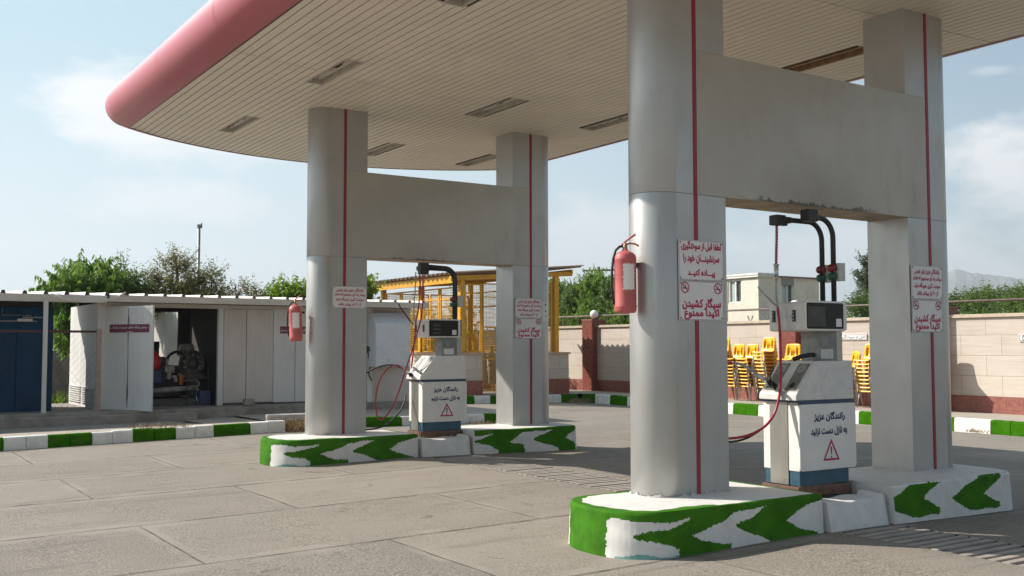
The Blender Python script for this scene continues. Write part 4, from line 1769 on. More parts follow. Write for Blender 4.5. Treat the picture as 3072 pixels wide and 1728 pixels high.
# nearest dispenser: sleeve and hoses hanging from the rear arm
hose('drop_hose', [(6.985, 6.36, 2.575), (6.982, 6.36, 2.45), (6.974, 6.36, 2.33), (6.97, 6.36, 2.22)], .0105, MAT['hose_red'], d1)
mb = MB()
pts = []
for i in range(90):
    a = i * .9
    pts.append((6.985 - .015 * i / 90 + .0135 * math.cos(a), 6.36 + .0135 * math.sin(a), 2.56 - .34 * i / 90))
mb.tube(pts, .0035, 5)
mb.build('hose_spiral', MAT['hose_clear'], d1)
mb = MB()
mb.lathe([(.026, 0), (.026, .012), (.02, .014), (.02, .115), (.026, .117), (.026, .13)], (6.971, 6.36, 2.098), 14)
mb.build('breakaway_sleeve', MAT['chrome'], d1)
hose('grey_sleeve', [(6.97, 6.36, 2.10), (6.955, 6.35, 1.98), (6.93, 6.32, 1.88), (6.905, 6.29, 1.80)], .0105, MAT['hose_clear'], d1)
hose('cut_pipe', [(6.76, 6.38, 2.02), (6.80, 6.36, 1.97), (6.85, 6.33, 1.91), (6.90, 6.30, 1.85)], .008, MAT['hose_clear'], d1)
mainp = [(6.905, 6.29, 1.84), (6.90, 6.27, 1.70), (6.885, 6.25, 1.55), (6.87, 6.235, 1.38), (6.85, 6.22, 1.22), (6.815, 6.21, 1.06), (6.75, 6.215, .91), (6.63, 6.24, .80), (6.45, 6.30, .735), (6.25, 6.42, .73), (6.10, 6.68, .78), (6.0, 6.85, .95), (6.05, 6.86, 1.12), (6.20, 6.66, 1.27), (6.36, 6.50, 1.345), (6.50, 6.42, 1.36)]
hose('filling_hose', mainp, .0115, MAT['hose_red'], d1, 10)
blk = [(x + .012, y + .014, z - .004) for x, y, z in mainp[:8]] + [(x + .0, y + .012, z - .028) for x, y, z in mainp[8:10]] + [(6.12, 6.7, .76), (6.02, 6.88, .95)]
hose('vent_hose', blk, .0095, MAT['rubber'], d1, 10)
hose('nozzle_sleeve', [(6.48, 6.43, 1.36), (6.56, 6.40, 1.345), (6.63, 6.37, 1.305), (6.70, 6.34, 1.255)], .0135, MAT['hose_clear'], d1)


def nozzle(parent, p, q, tip, with_lever=True):
    p, q, tip = Vector(p), Vector(q), Vector(tip)
    mb = MB()
    d = (q - p)
    mb.tube([p, p + d * .3, p + d * .32, q], .02, 10, rads=[.014, .016, .021, .021])
    nz = mb.build('filling_nozzle', MAT['chrome'], parent)
    mb = MB()
    e = (tip - q)
    mb.tube([q, q + e * .4, q + e * .45, tip], .03, 12, rads=[.03, .034, .024, .024])
    mb.build('nozzle_head', MAT['rubber'], nz)
    if with_lever:
        mb = MB()
        mb.tube([q + Vector((0, -.01, .02)), q + Vector((.02, .0, .07)), q + Vector((.07, .01, .12))], .008, 6)
        mb.build('nozzle_lever', MAT['machine'], nz)
    return nz


nozzle(d1, (6.66, 6.36, 1.28), (6.83, 6.335, 1.185), (6.90, 6.33, 1.15))
mb = MB()
mb.tube(smooth_path([(7.10, 6.30, 1.385), (7.16, 6.26, 1.41), (7.25, 6.22, 1.425), (7.32, 6.19, 1.42), (7.34, 6.17, 1.395)]), .02, 10, rads=None)
mb.build('rubber_handle', MAT['rubber'], d1)

# distant dispenser
y2 = 6.87
hose('drop_hose', [(7.03, 13.05, 2.57), (7.03, 13.04, 2.40), (7.02, 13.03, 2.10), (6.985, 13.0, 1.92), (6.93, 12.97, 1.78), (6.83, 12.95, 1.50), (6.72, 12.95, 1.20), (6.60, 12.95, .86), (6.48, 12.96, .62), (6.36, 12.98, .50), (6.30, 13.0, .56), (6.28, 13.0, .80), (6.33, 13.0, 1.02), (6.44, 13.02, 1.17), (6.57, 13.05, 1.24), (6.70, 13.10, 1.23), (6.78, 13.16, 1.18)], .0105, MAT['hose_red'], d2, 9)
hose('filling_hose', [(7.07, 13.22, 2.60), (7.08, 13.22, 2.40), (7.06, 13.2, 2.20), (7.01, 13.15, 2.0), (6.96, 13.12, 1.85), (6.93, 13.1, 1.6), (6.90, 13.1, 1.35), (6.88, 13.1, 1.2)], .0105, MAT['hose_red'], d2, 9)
hose('vent_hose', [(7.0, 13.2, 2.58), (6.99, 13.2, 2.3), (6.97, 13.2, 2.1), (6.95, 13.16, 1.95), (6.95, 13.14, 1.85)], .009, MAT['hose_clear'], d2, 8)
hose('black_hose', [(6.82, 13.18, 1.16), (6.70, 13.22, 1.235), (6.55, 13.3, 1.235), (6.40, 13.42, 1.17), (6.25, 13.55, 1.03), (6.15, 13.7, .85), (6.12, 13.8, .6), (6.14, 13.7, .42), (6.25, 13.5, .345), (6.40, 13.35, .345), (6.55, 13.25, .40), (6.70, 13.22, .52), (6.82, 13.24, .66), (6.90, 13.30, .80)], .012, MAT['rubber'], d2, 9)
hose('cut_pipe', [(6.76, 13.28, 2.12), (6.82, 13.26, 2.02), (6.90, 13.22, 1.90), (6.97, 13.2, 1.82)], .009, MAT['rubber'], d2)
nozzle(d2, (6.76, 13.19, 1.21), (6.90, 13.18, 1.11), (6.95, 13.17, 1.075), False)
nozzle(d2, (6.84, 12.99, 1.22), (6.98, 12.98, 1.12), (7.05, 12.97, 1.085), False)
mb = MB()
for k in range(9):
    a = R_(20 * k)
mb.tube(smooth_path([(7.28, 12.78, .12), (7.30, 12.78, .20), (7.36, 12.80, .235), (7.42, 12.82, .22), (7.45, 12.82, .15)]), .012, 8)
mb.tube(smooth_path([(7.24, 12.82, .12), (7.27, 12.82, .19), (7.33, 12.84, .22), (7.40, 12.86, .20)]), .010, 8)
mb.build('pit_hose', MAT['hose_clear'], d2)


# ------------------------------------------------------------------ kerbs and pavements
def kerb(p, q, h, zfun, bounds, first_white, depth=.16, inward=(0, 1), half=True, name='kerb'):
    """painted kerb stones from p to q (plan); bounds: colour boundaries as distances along the run"""
    rnd = random.Random(int(p[0] * 7 + p[1] * 3))
    p, q = Vector(p), Vector(q)
    d = (q - p).normalized()
    iv = Vector(inward)
    mb = MB()
    white = first_white
    for a, b in zip(bounds, bounds[1:]):
        parts = [(a, (a + b) / 2), ((a + b) / 2, b)] if half else [(a, b)]
        for s0, s1 in parts:
            g = .004
            c0, c1 = p + d * (s0 + g), p + d * (s1 - g)
            z0, z1 = zfun(c0.x), zfun(c1.x)
            hh = h + rnd.uniform(-.008, .008)
            sk = rnd.uniform(-.006, .006)
            pr = [(0 + sk, -.06), (.0 + sk, .02), (.012 + sk, hh - .03), (.03 + sk, hh - .006), (.05 + sk, hh), (depth, hh), (depth, -.06)]
            A = [mb.bm.verts.new((*(c0 + iv * o), z0 + z)) for o, z in pr]
            B = [mb.bm.verts.new((*(c1 + iv * o), z1 + z)) for o, z in pr]
            n = len(pr)
            mi = 0 if white else 1
            fs = [mb.bm.faces.new(A), mb.bm.faces.new(B)]
            for i in range(n):
                fs.append(mb.bm.faces.new((A[i], A[(i + 1) % n], B[(i + 1) % n], B[i])))
            for f in fs:
                f.material_index = mi
        white = not white
    o = mb.build(name, [MAT['kerb_white'], MAT['kerb_green']])
    tag(o, kind='structure')
    return o


# left run in front of the shed
kerb((-1.66, 17.53), (6.75, 17.60), .195, gz, [.0, .65, 1.30, 1.95, 2.60, 3.24, 3.89, 4.52, 5.17, 5.80, 6.49, 7.13, 7.77, 8.41], True)
# run behind the distant island
kerb((8.28, 18.20), (12.7, 18.62), .185, gz, [.0, .28, 1.14, 1.78, 2.42, 3.18, 3.85, 4.42], True)
# far run below the cage
kerb((12.7, 26.0), (19.55, 26.05), .24, gz, [.0, .62, 1.30, 1.95, 2.62, 3.05, 3.60, 4.25, 4.95, 5.55, 6.2, 6.85], False)
# right run below the boundary wall
kb = [0]
y = 25.9
run = []
yy = [5.76, 6.65, 7.54, 8.43, 9.32, 10.21, 11.10, 11.95, 12.76, 13.55, 14.36, 15.18, 16.2, 17.25, 18.3, 19.2, 20.05, 20.95, 21.85, 22.75, 23.65, 24.5, 25.25, 25.95]
kerb((18.82, 5.76), (19.62, 25.95), .275, gz, [v - 5.76 for v in yy], False, inward=(1, 0))


def pavement():
    mb = MB()
    f = mb.face
    # shed side, between kerb and plinth
    f([(-8, 17.68, .085), (2.2, 17.69, .118), (6.5, 17.72, .187), (6.75, 17.72, .185), (6.75, 18.92, .12), (2.2, 18.92, .055), (-8, 18.92, .01)])
    f([(5.72, 18.92, .105), (6.75, 18.92, .12), (6.75, 20.5, .10), (5.72, 20.5, .08)])
    f([(6.75, 18.30, .14), (8.3, 18.33, .14), (8.3, 21.6, .14), (6.75, 21.6, .14)])
    f([(8.28, 18.34, .146), (12.7, 18.75, .075), (12.7, 26.2, .09), (8.28, 26.2, .15)])
    # cage terrace
    f([(12.7, 26.15, .10), (19.7, 26.2, .02), (22.3, 26.2, -.04), (22.3, 33, -.04), (12.7, 33, .10)])
    # wall side
    f([(18.97, 5.7, .045), (22.35, 5.7, -.04), (22.35, 26.2, -.04), (19.76, 26.2, .03)])
    o = mb.build('pavement', MAT['pavers'], fixn=False)
    for p in o.data.polygons:
        pass
    tag(o, kind='structure')


pavement()


def dry_tuft(x, y, z, n, r, h, label, seed, mat='dry_grass', cat='grass tuft', stuff=False):
    rnd = random.Random(seed)
    mb = MB()
    for i in range(n):
        a = rnd.uniform(0, 6.28)
        rr = r * math.sqrt(rnd.random())
        b = Vector((x + rr * math.cos(a), y + rr * math.sin(a), z))
        L = Vector((rnd.gauss(0, .6), rnd.gauss(0, .6), rnd.uniform(.3, 1.3))).normalized() * h * rnd.uniform(.5, 1.2)
        s = Vector((rnd.uniform(-1, 1), rnd.uniform(-1, 1), 0)).normalized() * .006
        m = b + L * .55 + Vector((0, 0, h * .1))
        mb.face([b - s, b + s, m + s * .7, m - s * .7])
        mb.face([m - s * .7, m + s * .7, b + L])
    o = mb.build('grass_tuft', MAT[mat], fixn=False)
    if stuff:
        o.name = 'dry_grass'
        return tag(o, label, None, kind='stuff')
    return tag(o, label, cat)


dry_tuft(7.05, 17.75, .0, 420, .30, .26, 'large dry brown grass tuft at the end of the left kerb', 1)
dry_tuft(19.2, 25.5, -.2, 260, .34, .16, 'dry tuft at the kerb corner below the globe pillar', 2)
dry_tuft(19.02, 12.2, -.2, 90, .22, .10, 'dry wisps at the foot of the right kerb', 3, stuff=True)
dry_tuft(6.86, 6.62, .05, 26, .05, .16, 'small green sprout beside the nearest dispenser base', 4, 'leaf_hedge')
dry_tuft(11.2, 18.15, -.08, 120, .35, .09, 'dry wisps along the kerb behind the distant dispenser', 6, stuff=True)
dry_tuft(4.6, 17.85, .16, 160, .5, .08, 'short dry grass on top of the left kerb', 7, stuff=True)
dry_tuft(4.35, 26.0, .05, 350, .4, .5, 'green weeds at the end of the shed passage', 8, 'leaf_vine', 'weeds')

# drain strip in front of the shed
mb = MB()
x = -4.0
while x < 5.6:
    zz = .015 + .008 * x
    mb.obox((x, 19.63, zz), (1, .35, .007), (-.35, 1, 0), (0, 0, 1), .062, 1.38, .05)
    x += .135
tag(mb.build('drain_grate', MAT['grate'], bevel=.004), 'dark slatted drain cover strip along the shed plinth', 'drain grate')
mb = MB()
mb.box(-4.6, 5.72, 18.93, 20.44, -.2, -.05)
tag(mb.build('drain_channel', MAT['pit']), kind='structure')
# loose kerb piece and small sunken grate by the distant left island
mb = MB()
mb.obox((7.22, 18.42, .20), (1, -.12, 0), (.12, 1, 0), (0, 0, 1), 1.05, .17, .12)
tag(mb.build('loose_kerb_stone', MAT['plaster'], bevel=.02), 'worn loose kerb stone lying behind the dry grass tuft', 'kerb stone')
t = thing('sunken_grate', 'small brick edged grate half hidden by the distant left column', 'drain grate', (7.9, 18.1, .05))
mb = MB()
mb.box(7.55, 8.2, 18.27, 18.40, .03, .16)
mb.box(7.55, 8.2, 17.80, 17.88, -.05, .06)
mb.build('brick_edge', MAT['granite'], t)
mb = MB()
for i in range(8):
    mb.box(7.58 + .075 * i, 7.62 + .075 * i, 17.9, 18.25, -.03, .06)
mb.build('bars', MAT['machine'], t)
for i, (px, py_, s, lab) in enumerate(((7.16, 20.75, .17, 'small grey concrete block lying in front of the closed shed doors'),)):
    mb = MB()
    mb.box(px - .105, px + .105, py_ - .09, py_ + .09, .30, .445)
    tag(mb.build('concrete_block', MAT['concrete'], bevel=.03), lab, 'block')

# ------------------------------------------------------------------ compressor shed
SY = 21.2


def rib_panel(mb, x0, x1, y, z0, z1, rib=.09, d=.002, th=.04, mi=0, axis='x'):
    """flat sandwich panel with shallow vertical grooves"""
    u = x0
    while u < x1 - 1e-4:
        v = min(u + rib, x1)
        e = .004 if v - u > .012 else 0
        if axis == 'x':
            mb.box(u + e, v - e, y, y + th, z0, z1, mi)
            if e:
                mb.box(u - .0, u + e, y + d, y + th, z0, z1, mi)
                mb.box(v - e, v, y + d, y + th, z0, z1, mi)
        else:
            mb.box(y, y + th, u + e, v - e, z0, z1, mi)
        u = v


def shed():
    t = thing('compressor_shed', 'long low white panel shed with one open door and ribbed white roof', 'shed', (6.5, 22, .3))
    # plinth
    mb = MB()
    mb.box(-6, 8.7, 20.45, 24.0, -.1, .30)
    mb.box(8.7, 11.2, 20.95, 24.0, -.1, .27)
    mb.box(2.4, 6.0, 20.33, 20.46, -.1, .235)
    mb.build('plinth', MAT['concrete'], t, bevel=.02)
    # roof: trapezoid ribs running front to back, low pitch rising to the back
    mb = MB()
    yf, yb = 20.72, 23.5
    def zr(y):
        return 2.47 + (y - yf) * .035
    x = -6.0
    rib = .36
    bm = mb.bm
    while x < 11.05:
        prof = [(0, 0), (.22, 0), (.25, .075), (.30, .075), (.33, 0), (.36, 0)]
        for a, b in zip(prof, prof[1:]):
            q = []
            for (px, pz), yy in ((a, yf), (b, yf), (b, yb), (a, yb)):
                q.append((x + px, yy, zr(yy) + pz))
            mb.face(q)
        x += rib
    mb.build('roof', MAT['roof_white'], t, fixn=False)
    mb = MB()
    mb.box(-6, 4.35, 20.70, 20.74, 2.345, 2.485)
    mb.box(-6, 4.35, 20.74, 20.84, 2.345, 2.36)
    mb.build('gutter', MAT['gutter'], t, bevel=.006)
    mb = MB()
    mb.box(4.40, 11.30, 20.70, 20.74, 2.37, 2.50)
    mb.box(4.40, 11.30, 20.74, 20.84, 2.37, 2.385)
    mb.build('gutter', MAT['gutter'], t, bevel=.006)
    # torn, curled up sheet edge between the two gutters
    mb = MB()
    pts = [(3.35, 2.50), (3.6, 2.42), (3.9, 2.395), (4.25, 2.40), (4.5, 2.44), (4.6, 2.52), (4.68, 2.575)]
    for (a, za), (b, zb) in zip(pts, pts[1:]):
        mb.face([(a, 20.68, za - .05), (b, 20.68, zb - .05), (b, 20.66, zb), (a, 20.66, za)], 0, True)
        mb.face([(a, 20.66, za), (b, 20.66, zb), (b, 21.1, zr(21.1) + .05), (a, 21.1, zr(21.1) + .03)], 0, True)
    mb.build('torn_flashing', MAT['roof_white'], t, fixn=False)
    # lintel beams
    mb = MB()
    mb.box(4.36, 8.72, SY - .06, SY, 2.29, 2.37)
    mb.box(4.36, 6.8, SY - .10, SY - .06, 2.33, 2.372)
    mb.box(8.72, 11.1, SY - .05, SY, 2.33, 2.375)
    mb.build('lintel', MAT['shed_cream'], t, bevel=.004)
    mb = MB()
    mb.box(4.28, 4.45, SY - .04, SY + .06, .30, 2.36)
    mb.build('frame_post', MAT['shed_white'], t, bevel=.004)
    mb = MB()
    mb.box(6.64, 6.75, SY - .04, SY + .06, .30, 2.30)
    mb.build('frame_post', MAT['shed_white'], t, bevel=.004)
    # open leaf, swung outwards a little
    hx, hy = 4.45, SY - .04
    ang = R_(-55)
    ux, uy = math.cos(ang), math.sin(ang)
    W = 1.13
    mb = MB()
    for a, b in ((.0, .545), (.553, W)):
        c = (a + b) / 2
        mb.obox((hx + ux * c, hy + uy * c, 1.29), (ux, uy, 0), (-uy, ux, 0), (0, 0, 1), b - a, .035, 2.0)
    for k in range(9):
        c = .60 + .056 * k
        mb.obox((hx + ux * c + uy * .0185, hy + uy * c - ux * .0185, 1.29), (ux, uy, 0), (-uy, ux, 0), (0, 0, 1), .048, .003, 1.96)
    door = mb.build('open_door', MAT['shed_white'], t)
    mb = MB()
    for a, w in ((.02, .05), (W - .025, .055)):
        mb.obox((hx + ux * a, hy + uy * a, 1.29), (ux, uy, 0), (-uy, ux, 0), (0, 0, 1), w, .046, 2.02)
    for z in (.315, 2.265):
        mb.obox((hx + ux * W / 2, hy + uy * W / 2, z), (ux, uy, 0), (-uy, ux, 0), (0, 0, 1), W - .10, .046, .055)
    mb.build('door_frame', MAT['shed_white'], door, bevel=.003)
    mb = MB()
    pts = []
    rnd = random.Random(2)
    for i in range(30):
        z = .3 + 1.96 * i / 29
        pts.append((hx + ux * (.549 + rnd.uniform(-.006, .006)) + uy * .019, hy + uy * .549 - ux * .019, z))
    mb.tube(pts, .008, 5, rads=[.006 + .012 * max(0, math.sin(i * .33)) ** 3 for i in range(30)])
    mb.build('grime_seam', MAT['seam'], door)
    # maroon plate on the open leaf
    def plate(P, u0, u1, v0, v1, parent, rows, seed):
        rnd = random.Random(seed)
        mb = MB()
        mb.face([P(u0, v0, .004), P(u1, v0, .004), P(u1, v1, .004), P(u0, v1, .004)], 1)
        e = .008
        mb.face([P(u0 + e, v0 + e, .006), P(u1 - e, v0 + e, .006), P(u1 - e, v1 - e, .006), P(u0 + e, v1 - e, .006)], 0)
        for (a, b, v, h) in rows:
            u = b
            while u > a:
                w = rnd.choice((.012, .018, .025))
                hh = h * rnd.choice((.35, .5, .8, 1, .3))
                strip2(mb, P, (u, v), (u - w, v + rnd.uniform(-.004, .004)), h * .2, .0075, 1)
                if rnd.random() < .75:
                    strip2(mb, P, (u - w * .5, v), (u - w * .6, v + hh), h * .16, .0078, 1)
                if rnd.random() < .4:
                    strip2(mb, P, (u - w * .3, v - h * .35), (u - w * .6, v - h * .35), h * .18, .0078, 1)
                u -= w + rnd.choice((.002, .003, .012))
        return mb.build('door_plate', [MAT['sign_maroon'], MAT['sign_white']], parent, fixn=False)
    Pd = lambda u, v, d: (hx + ux * u + uy * (.0255 + d), hy + uy * u - ux * (.0255 + d), v)
    plate(Pd, .09, 1.07, 1.775, 1.95, door, [(.13, 1.03, 1.87, .05), (.50, .68, 1.80, .03)], 5)
    # closed leaves
    for k, (x0, x1, z0, z1, mt, seam) in enumerate(((6.76, 7.82, .35, 2.285, 'shed_cream', 7.235), (7.90, 8.69, .33, 2.30, 'shed_white', 8.31))):
        mb = MB()
        rib_panel(mb, x0, seam - .006, SY - .035, z0, z1, .095)
        rib_panel(mb, seam + .006, x1, SY - .035, z0, z1, .095)
        d = mb.build('closed_door', MAT[mt], t)
        mb = MB()
        mb.box(seam - .006, seam + .006, SY - .02, SY, z0, z1)
        mb.box(x0, x1, SY - .02, SY + .02, z0 - .05, z0)
        mb.build('grime_seam', MAT['seam'], d)
        if k == 1:
            plate(lambda u, v, dd: (u, SY - .037 - dd, v), 7.955, 8.62, 1.78, 1.95, d, [(7.99, 8.58, 1.845, .05)], 8)
    mb = MB()
    mb.box(7.825, 7.895, SY - .05, SY + .02, .30, 2.30)
    mb.build('door_post', MAT['shed_white'], t, bevel=.004)
    mb = MB()
    mb.box(6.76, 8.70, SY - .05, SY + .05, .28, .335)
    mb.build('threshold', MAT['seam'], t)
    # fixed panels right of the near column line
    mb = MB()
    rib_panel(mb, 8.71, 9.98, SY - .02, .30, 2.34, .11)
    mb.build('wall_panel', MAT['shed_cream'], t)
    mb = MB()
    mb.box(10.0, 10.12, SY - .06, SY + .04, .27, 2.36)
    mb.build('frame_post', MAT['shed_white'], t)
    mb = MB()
    rib_panel(mb, 10.13, 11.05, SY, .27, 2.34, .11)
    mb.build('wall_panel', MAT['shed_cream'], t)
    mb = MB()
    mb.box(11.05, 11.10, SY, 23.2, .27, 2.45)
    mb.build('end_wall', MAT['shed_cream'], t)
    # passage side wall with louvres at the foot
    mb = MB()
    rib_panel(mb, SY + .06, 23.9, 4.28, .62, 2.36, .45, axis='y')
    mb.box(4.28, 4.32, SY + .06, 23.9, .30, .62)
    sw = mb.build('side_wall', MAT['shed_white'], t)
    for y0, y1 in ((21.35, 22.5), (22.65, 23.8)):
        mb = MB()
        for k in range(8):
            z = .36 + .045 * k
            mb.face([(4.275, y0, z), (4.275, y1, z), (4.245, y1, z + .022), (4.245, y0, z + .022)])
            mb.face([(4.245, y0, z + .022), (4.245, y1, z + .022), (4.279, y1, z + .028), (4.279, y0, z + .028)])
        mb.build('louvre', MAT['shed_white'], sw, fixn=False)
    # back wall (open behind the open door), inner faces in a very dark colour
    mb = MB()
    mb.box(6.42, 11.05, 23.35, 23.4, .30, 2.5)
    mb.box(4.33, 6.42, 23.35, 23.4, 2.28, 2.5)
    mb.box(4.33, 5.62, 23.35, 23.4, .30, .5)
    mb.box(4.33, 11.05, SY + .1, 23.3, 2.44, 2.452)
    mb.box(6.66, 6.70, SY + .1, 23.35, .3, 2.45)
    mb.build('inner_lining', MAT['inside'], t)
    # white meter box hung on the right part
    bx = MB()
    y0, y1 = SY - .48, SY - .06
    prof = [(y1, 1.06), (y0, 1.06), (y0, 2.0), (y1 - .12, 2.27), (y1, 2.27)]
    bx.prism(prof, 10.0, 10.86, 'yz')
    wb = bx.build('meter_box', MAT['box_white'], t, bevel=.012)
    mb = MB()
    mb.tube(smooth_path([(10.03, SY - .1, 1.55), (10.0, SY - .12, 1.3), (10.06, SY - .12, 1.1), (10.02, SY - .1, .9), (10.1, SY - .1, .75)]), .014, 7)
    mb.build('cable', MAT['rubber'], wb)
    mb = MB()
    mb.box(9.93, 10.06, SY - .12, SY - .06, 1.36, 1.52)
    mb.lathe([(.05, 0), (.05, -.05), (.03, -.06)], (9.99, SY - .12, 1.45), 14, axis='y')
    mb.build('socket_box', MAT['machine'], wb)
    return t


shed()

# blue container left of the passage
t = thing('blue_container', 'dark blue ribbed container at the left end under the shed roof', 'container', (1, 22, .3))
mb = MB()
x = -4.0
seams = (-2.1, -1.3, -.4, .45, 1.3, 2.05, 2.86, 3.3)
mb.box(-4.0, 3.50, SY + .03, 23.0, .30, 2.26)
edges = [-4.0] + list(seams) + [3.50]
for a, b in zip(edges, edges[1:]):
    mb.box(a + .008, b - .008, SY, SY + .03, .31, 2.25)
mb.build('body', MAT['shed_blue'], t)
mb = MB()
mb.box(1.8, 3.2, SY - .03, SY, 1.98, 2.0)
mb.box(2.95, 3.35, SY - .05, SY - .02, 2.05, 2.075)
mb.tube([(2.6, SY - .04, 2.25), (2.6, SY - .04, 2.1), (3.1, SY - .04, 2.1), (3.1, SY - .04, 1.99)], .008, 6)
mb.tube([(3.02, SY - .04, 1.99), (3.02, SY - .04, 2.13)], .006, 6)
mb.build('conduit', MAT['plate'], t)
mb = MB()
mb.box(2.86, 3.12, SY - .06, SY - .02, 1.985, 2.035)
mb.build('strip_lamp', MAT['gutter'], t)
# dark plenum with two bright knots of light between container and roof
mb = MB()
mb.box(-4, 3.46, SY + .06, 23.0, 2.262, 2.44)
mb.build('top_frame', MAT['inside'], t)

mb = MB()
mb.obox((3.262, 20.62, 1.29), (1, 0, 0), (0, 1, 0), (0, 0, 1), .075, .075, 2.12)
tag(mb.build('steel_post', MAT['shed_white'], bevel=.004), 'slim white steel post in front of the blue container', 'post')
mb = MB()
mb.obox((4.20, 20.62, 1.04), (1, 0, 0), (0, 1, 0), (0, 0, 1), .085, .085, 1.62)
tag(mb.build('rusty_post', MAT['rust_post'], bevel=.004), 'rusty peeling steel post beside the open shed door', 'post')
# rail with a chain link net below it
t = thing('wire_fence', 'maroon top rail with thin chain link net in front of the blue container', 'fence', (0, 20.62, 1.8))
mb = MB()
mb.bar((-4, 20.66, 1.795), (4.24, 20.66, 1.795), .045)
mb.build('top_rail', MAT['maroon_rail'], t)
mb = MB()
w = .0024
z0, z1 = .34, 1.78
s = .11
n0 = int(-4 / s) - 16
for k in range(n0, int(4.2 / s) + 2):
    for sg in (1, -1):
        xa = k * s
        xb = xa + sg * (z1 - z0) * .8
        za, zb = z0, z1
        pa, pb = Vector((xa, 20.66, za)), Vector((xb, 20.66, zb))
        d = pb - pa
        t0, t1 = 0, 1
        for lim, sgn in ((-4.0, 1), (4.16, -1)):
            if abs(d.x) > 1e-9:
                tt = (lim - pa.x) / d.x
                if (pa.x - lim) * sgn < 0:
                    t0 = max(t0, tt)
                if (pb.x - lim) * sgn < 0:
                    t1 = min(t1, tt)
        if t1 - t0 > .03:
            a, b = pa + d * t0, pa + d * t1
            nx = Vector((d.z, 0, -d.x)).normalized() * w * .5
            mb.face([a - nx, a + nx, b + nx, b - nx])
mb.build('net', MAT['maroon_rail'], t, fixn=False)

# machinery inside the shed
t = thing('gas_compressor', 'greasy gas compressor with red housing and orange filter inside the open shed', 'machine', (5.9, 22.2, .3))


def mpart(nm, mt, fn, bev=0.0):
    m = MB()
    fn(m)
    return m.build(nm, MAT[mt], t, bevel=bev)


mpart('skid', 'machine', lambda m: (m.box(5.2, 6.6, 21.75, 22.9, .30, .44), m.box(5.3, 6.55, 21.6, 21.7, .30, .40)))
mpart('oil_pipe', 'machine_light', lambda m: (m.tube([(5.25, 21.7, .60), (6.35, 21.7, .66)], .055, 12), m.tube(smooth_path([(6.3, 21.7, .66), (6.42, 21.7, .72), (6.36, 21.75, .82), (6.1, 21.8, .8)]), .018, 8)))
mpart('red_housing', 'machine_red', lambda m: (m.lathe([(.02, 0), (.17, .01), (.20, .08), (.20, .24), (.15, .34), (.08, .40), (.05, .44)], (5.50, 22.0, 1.03), 22),))
mpart('blue_motor', 'machine_blue', lambda m: m.box(5.32, 5.70, 21.85, 22.3, .74, 1.04), .03)
mpart('exhaust', 'rubber', lambda m: (m.tube([(5.66, 22.2, 1.25), (5.66, 22.2, 1.62)], .06, 14), m.tube(smooth_path([(5.80, 21.9, 1.1), (5.82, 21.9, 1.28), (5.92, 21.9, 1.38), (6.05, 21.95, 1.40), (6.15, 22, 1.36)]), .03, 10)))
mpart('valve_block', 'machine_light', lambda m: (m.box(5.74, 5.94, 21.8, 21.98, .98, 1.12), m.tube([(5.78, 21.8, 1.12), (5.78, 21.8, 1.26)], .02, 10), m.box(5.78, 5.86, 21.76, 21.9, .84, .99), m.box(5.88, 5.98, 21.76, 21.84, .86, .92), m.box(5.92, 6.0, 21.78, 21.86, .78, .86)), .012)
mpart('orange_filter', 'orange', lambda m: m.lathe([(.035, 0), (.045, .01), (.045, .2), (.035, .21)], (6.06, 21.75, .72), 16))
mpart('flywheel', 'machine', lambda m: (m.lathe([(.26, 0), (.28, -.01), (.28, -.06), (.24, -.07), (.23, -.03), (.10, -.03), (.08, -.10), (.05, -.11)], (6.36, 22.05, 1.16), 30, axis='y'),))
mpart('flywheel_rim', 'machine_light', lambda m: [m.tube([(6.36 + .21 * math.cos(a), 21.99, 1.16 + .21 * math.sin(a)), (6.36 + .16 * math.cos(a + .25), 21.98, 1.16 + .16 * math.sin(a + .25))], .018, 6) for a in [k * .7 for k in range(9)]])
mpart('air_tank', 'machine_light', lambda m: m.lathe([(.03, 0), (.14, .03), (.16, .09), (.16, .2), (.12, .27)], (6.33, 22.35, 1.30), 20))
mpart('pipe_frame', 'machine', lambda m: (m.tube(bend((6.14, 21.6, .32), (6.14, 21.6, 1.44), (6.0, 21.6, 1.44), .08), .014, 8), m.tube([(6.14, 21.6, .84), (6.60, 21.6, .86)], .014, 8), m.tube([(6.58, 21.6, .5), (6.58, 21.6, 1.1)], .012, 8), m.box(6.12, 6.6, 21.9, 22.6, .86, .95), m.box(6.2, 6.62, 22.2, 22.9, .95, 1.32)))
mpart('engine_block', 'machine', lambda m: (m.box(5.35, 6.25, 22.45, 22.95, .44, 1.12), m.box(5.5, 5.95, 22.5, 22.9, 1.12, 1.3)), .03)
mpart('blue_bin', 'machine_blue', lambda m: m.box(6.36, 6.60, 21.45, 21.7, .31, .60), .01)

# low concrete wall and pale annex behind the shed
mb = MB()
mb.box(-12, 6.2, 27.0, 27.18, -.3, 1.42)
tag(mb.build('back_wall', MAT['concrete']), 'low grey concrete wall seen through the shed passage', 'wall')
mb = MB()
mb.box(6.62, 6.78, 23.7, 26.6, -.2, 2.36)
tag(mb.build('annex_wall', MAT['concrete_pale']), 'pale sunlit wall seen through the open back of the shed', 'wall')

# mast behind the shed
t = thing('lightning_mast', 'slender grey mast rising above the shed roof and trees', 'mast', (7.63, 26, 0))
mb = MB()
mb.tube([(7.63, 26, -.2), (7.63, 26, 4.58)], .035, 10)
mb.build('pole', MAT['mast'], t)
mb = MB()
mb.box(7.585, 7.70, 25.96, 26.04, 4.50, 4.585)
mb.tube([(7.66, 26, 4.56), (7.70, 26, 4.62)], .02, 6)
mb.build('head_fitting', MAT['mast'], t)

# ------------------------------------------------------------------ boundary wall
WX = 22.3


